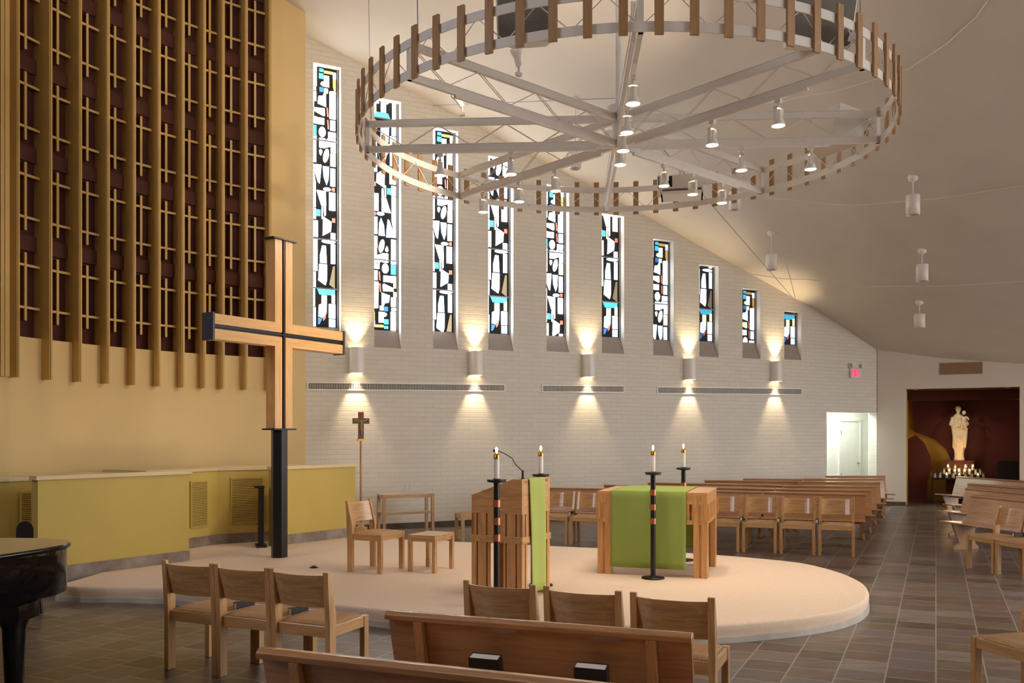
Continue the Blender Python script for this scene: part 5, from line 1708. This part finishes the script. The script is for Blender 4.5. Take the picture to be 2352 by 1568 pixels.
    tag(st_, 'white plaster statue of a bearded robed man holding a child, in the dark niche', 'statue')
    # black box at the right of the niche, recessed lights
    bx = q(2318, 1.45); zz = EYE + (HORIZON - 1059) * bx.y / F_PX
    b = MB().bb(-0.26, 0.2, -0.15, 0.25, 0, zz).build('cabinet', M['black'], loc=bx, rz=ang(SD), bevel=0.01)
    tag(b, 'black box-like cabinet at the right side of the statue niche', 'cabinet')
    for x, lab in ((2104, 'left recessed spotlight in the ceiling of the statue niche'), (2314, 'right recessed spotlight in the ceiling of the statue niche')):
        p = q(x, 0.42, NZ)
        r = thing('recessed_light', lab, 'recessed light', (p.x, p.y, NZ - 0.012), 0, 'recessed lights in the niche')
        MB().lathe([(0.035, 0.0), (0.055, 0.0), (0.055, 0.011)], 18, cap=False).build('trim_ring', M['brass'], r)
        MB().lathe([(0.0001, 0.004), (0.036, 0.004)], 18, cap=False).build('lamp_face', M['bulb'], r)
        spot('niche_lamp', (p.x, p.y, NZ - 0.03), (sp.x, sp.y, zb + 0.7), 26, 42, 0.7, (1.0, 0.8, 0.55), 0.03)
M['glass_frost'] = clear_glass()
M['flame_v'] = emis('votive_flame', (1.0, 0.6, 0.22, 1), 40.0)
niche()

# ------------------------------------------------------------------ piano, black chair, black cabinet, outlets
def piano():
    o = Vector((-3.6, 5.4, 0))
    root = thing('grand_piano', 'glossy black grand piano at the left edge', 'piano', o)
    pts = [Vector((-5.6, 3.9, 0)), Vector((-4.0, 4.3, 0)), Vector((-3.32, 4.85, 0)), Vector((-3.08, 5.4, 0)), Vector((-2.985, 5.72, 0)), Vector((-2.965, 5.92, 0)), Vector((-3.04, 6.1, 0)), Vector((-3.25, 6.22, 0)), Vector((-3.6, 6.26, 0)), Vector((-4.6, 6.2, 0)), Vector((-5.6, 6.0, 0))]
    def sm(pts, n=5):
        out = []
        m = len(pts)
        for i in range(m - 1):
            p0, p1, p2, p3 = pts[max(i - 1, 0)], pts[i], pts[i + 1], pts[min(i + 2, m - 1)]
            for k in range(n):
                t = k / n
                out.append(0.5 * ((2 * p1) + (p2 - p0) * t + (2 * p0 - 5 * p1 + 4 * p2 - p3) * t * t + (-p0 + 3 * p1 - 3 * p2 + p3) * t ** 3))
        out.append(pts[-1]); return [p - o for p in out]
    rim_ = sm(pts)
    c = sum(rim_, Vector()) / len(rim_)
    def ring(s, z): return [Vector((c.x + (p.x - c.x) * s, c.y + (p.y - c.y) * s, z)) for p in rim_]
    MB().loft([ring(0.955, 0.655), ring(0.97, 0.66), ring(0.97, 0.945)], 0, True, True).build('case', M['piano'], root)
    MB().loft([ring(0.985, 0.945), ring(1.0, 0.952), ring(1.0, 0.972), ring(0.99, 0.98)], 0, True, True).build('lid', M['piano'], root)
    MB().bb(-0.95, 0.035, 0.27, 0.5, 0.98, 1.025).build('music_desk', M['piano'], root, 0.004)
    mb = MB(); mb.lathe([(0.04, 0.0), (0.04, 0.05), (0.05, 0.06), (0.07, 0.5), (0.09, 0.56)], 14, (0.5, 0.13, 0)); mb.bb(0.38, 0.6, 0.0, 0.24, 0.56, 0.66)
    mb.build('leg', M['piano'], root)
    mb = MB(); mb.lathe([(0.04, 0.0), (0.04, 0.05), (0.05, 0.06), (0.07, 0.5), (0.09, 0.56)], 14, (-1.4, 0.4, 0)); mb.bb(-1.5, -1.3, 0.3, 0.5, 0.56, 0.66)
    mb.build('leg', M['piano'], root)
piano()
def black_chair():
    p = at(57, 1200, 8.55); z1 = p.z
    root = thing('black_chair', 'rounded back of a black chair behind the piano', 'chair', (p.x, p.y, 0), 0.5)
    MB().lathe([(0.2, 0.42), (0.21, 0.45), (0.2, 0.48)], 20).build('seat', M['black'], root)
    for a in (0.8, 2.35, 3.9, 5.5): MB().tube([(0.15 * math.cos(a), 0.15 * math.sin(a), 0.43), (0.2 * math.cos(a), 0.2 * math.sin(a), 0)], 0.014, 8).build('leg', M['black'], root)
    n = 14; h = z1 - 0.5
    pts = [(0.075 * math.cos(math.pi * k / n), 0.5 + h - 0.09 + 0.09 * math.sin(math.pi * k / n)) for k in range(n + 1)] + [(-0.075, 0.5), (0.075, 0.5)]
    MB().hexa([Vector((x, 0.16, z)) for x, z in pts][::-1], [Vector((x, 0.2, z)) for x, z in pts][::-1]).build('backrest', M['black'], root)
black_chair()
def black_cab():
    p = fl(600, 1252, PZ); z1 = EYE + (HORIZON - 1113) * p.y / F_PX
    root = thing('folding_stand', 'tall thin black object standing by the wide louvre grille', 'stand', (p.x + 0.03, p.y - 0.12, PZ), 0.35)
    MB().bb(-0.035, 0.035, -0.12, 0.12, 0, z1 - PZ - 0.03).build('body', M['black'], root, 0.005)
    MB().bb(-0.09, 0.04, -0.14, 0.14, z1 - PZ - 0.03, z1 - PZ).build('top_lip', M['black'], root, 0.004)
    MB().bb(-0.07, 0.07, -0.16, 0.16, 0, 0.03).build('foot', M['black'], root, 0.004)
black_cab()
def outlet(x, y, z, label):
    p = fl(x, y, z)
    root = thing('floor_outlet', label, 'floor outlet', p, 0.4)
    MB().lathe([(0.055, 0.0), (0.05, 0.006), (0.0001, 0.007)], 8, cap=False).build('plate', M['black'], root)
    MB().bb(-0.02, 0.02, -0.05, 0.05, 0.006, 0.02).build('hinged_flap', M['black'], root)
outlet(36, 1526, 0.0, 'black floor outlet on the slate tiles beside the piano leg')
outlet(721, 1303, PZ + 0.002, 'small floor outlet on the carpet between the cross and the chairs')
outlet(1172, 1376, PZ + 0.002, 'small floor outlet on the carpet in front of the lectern')
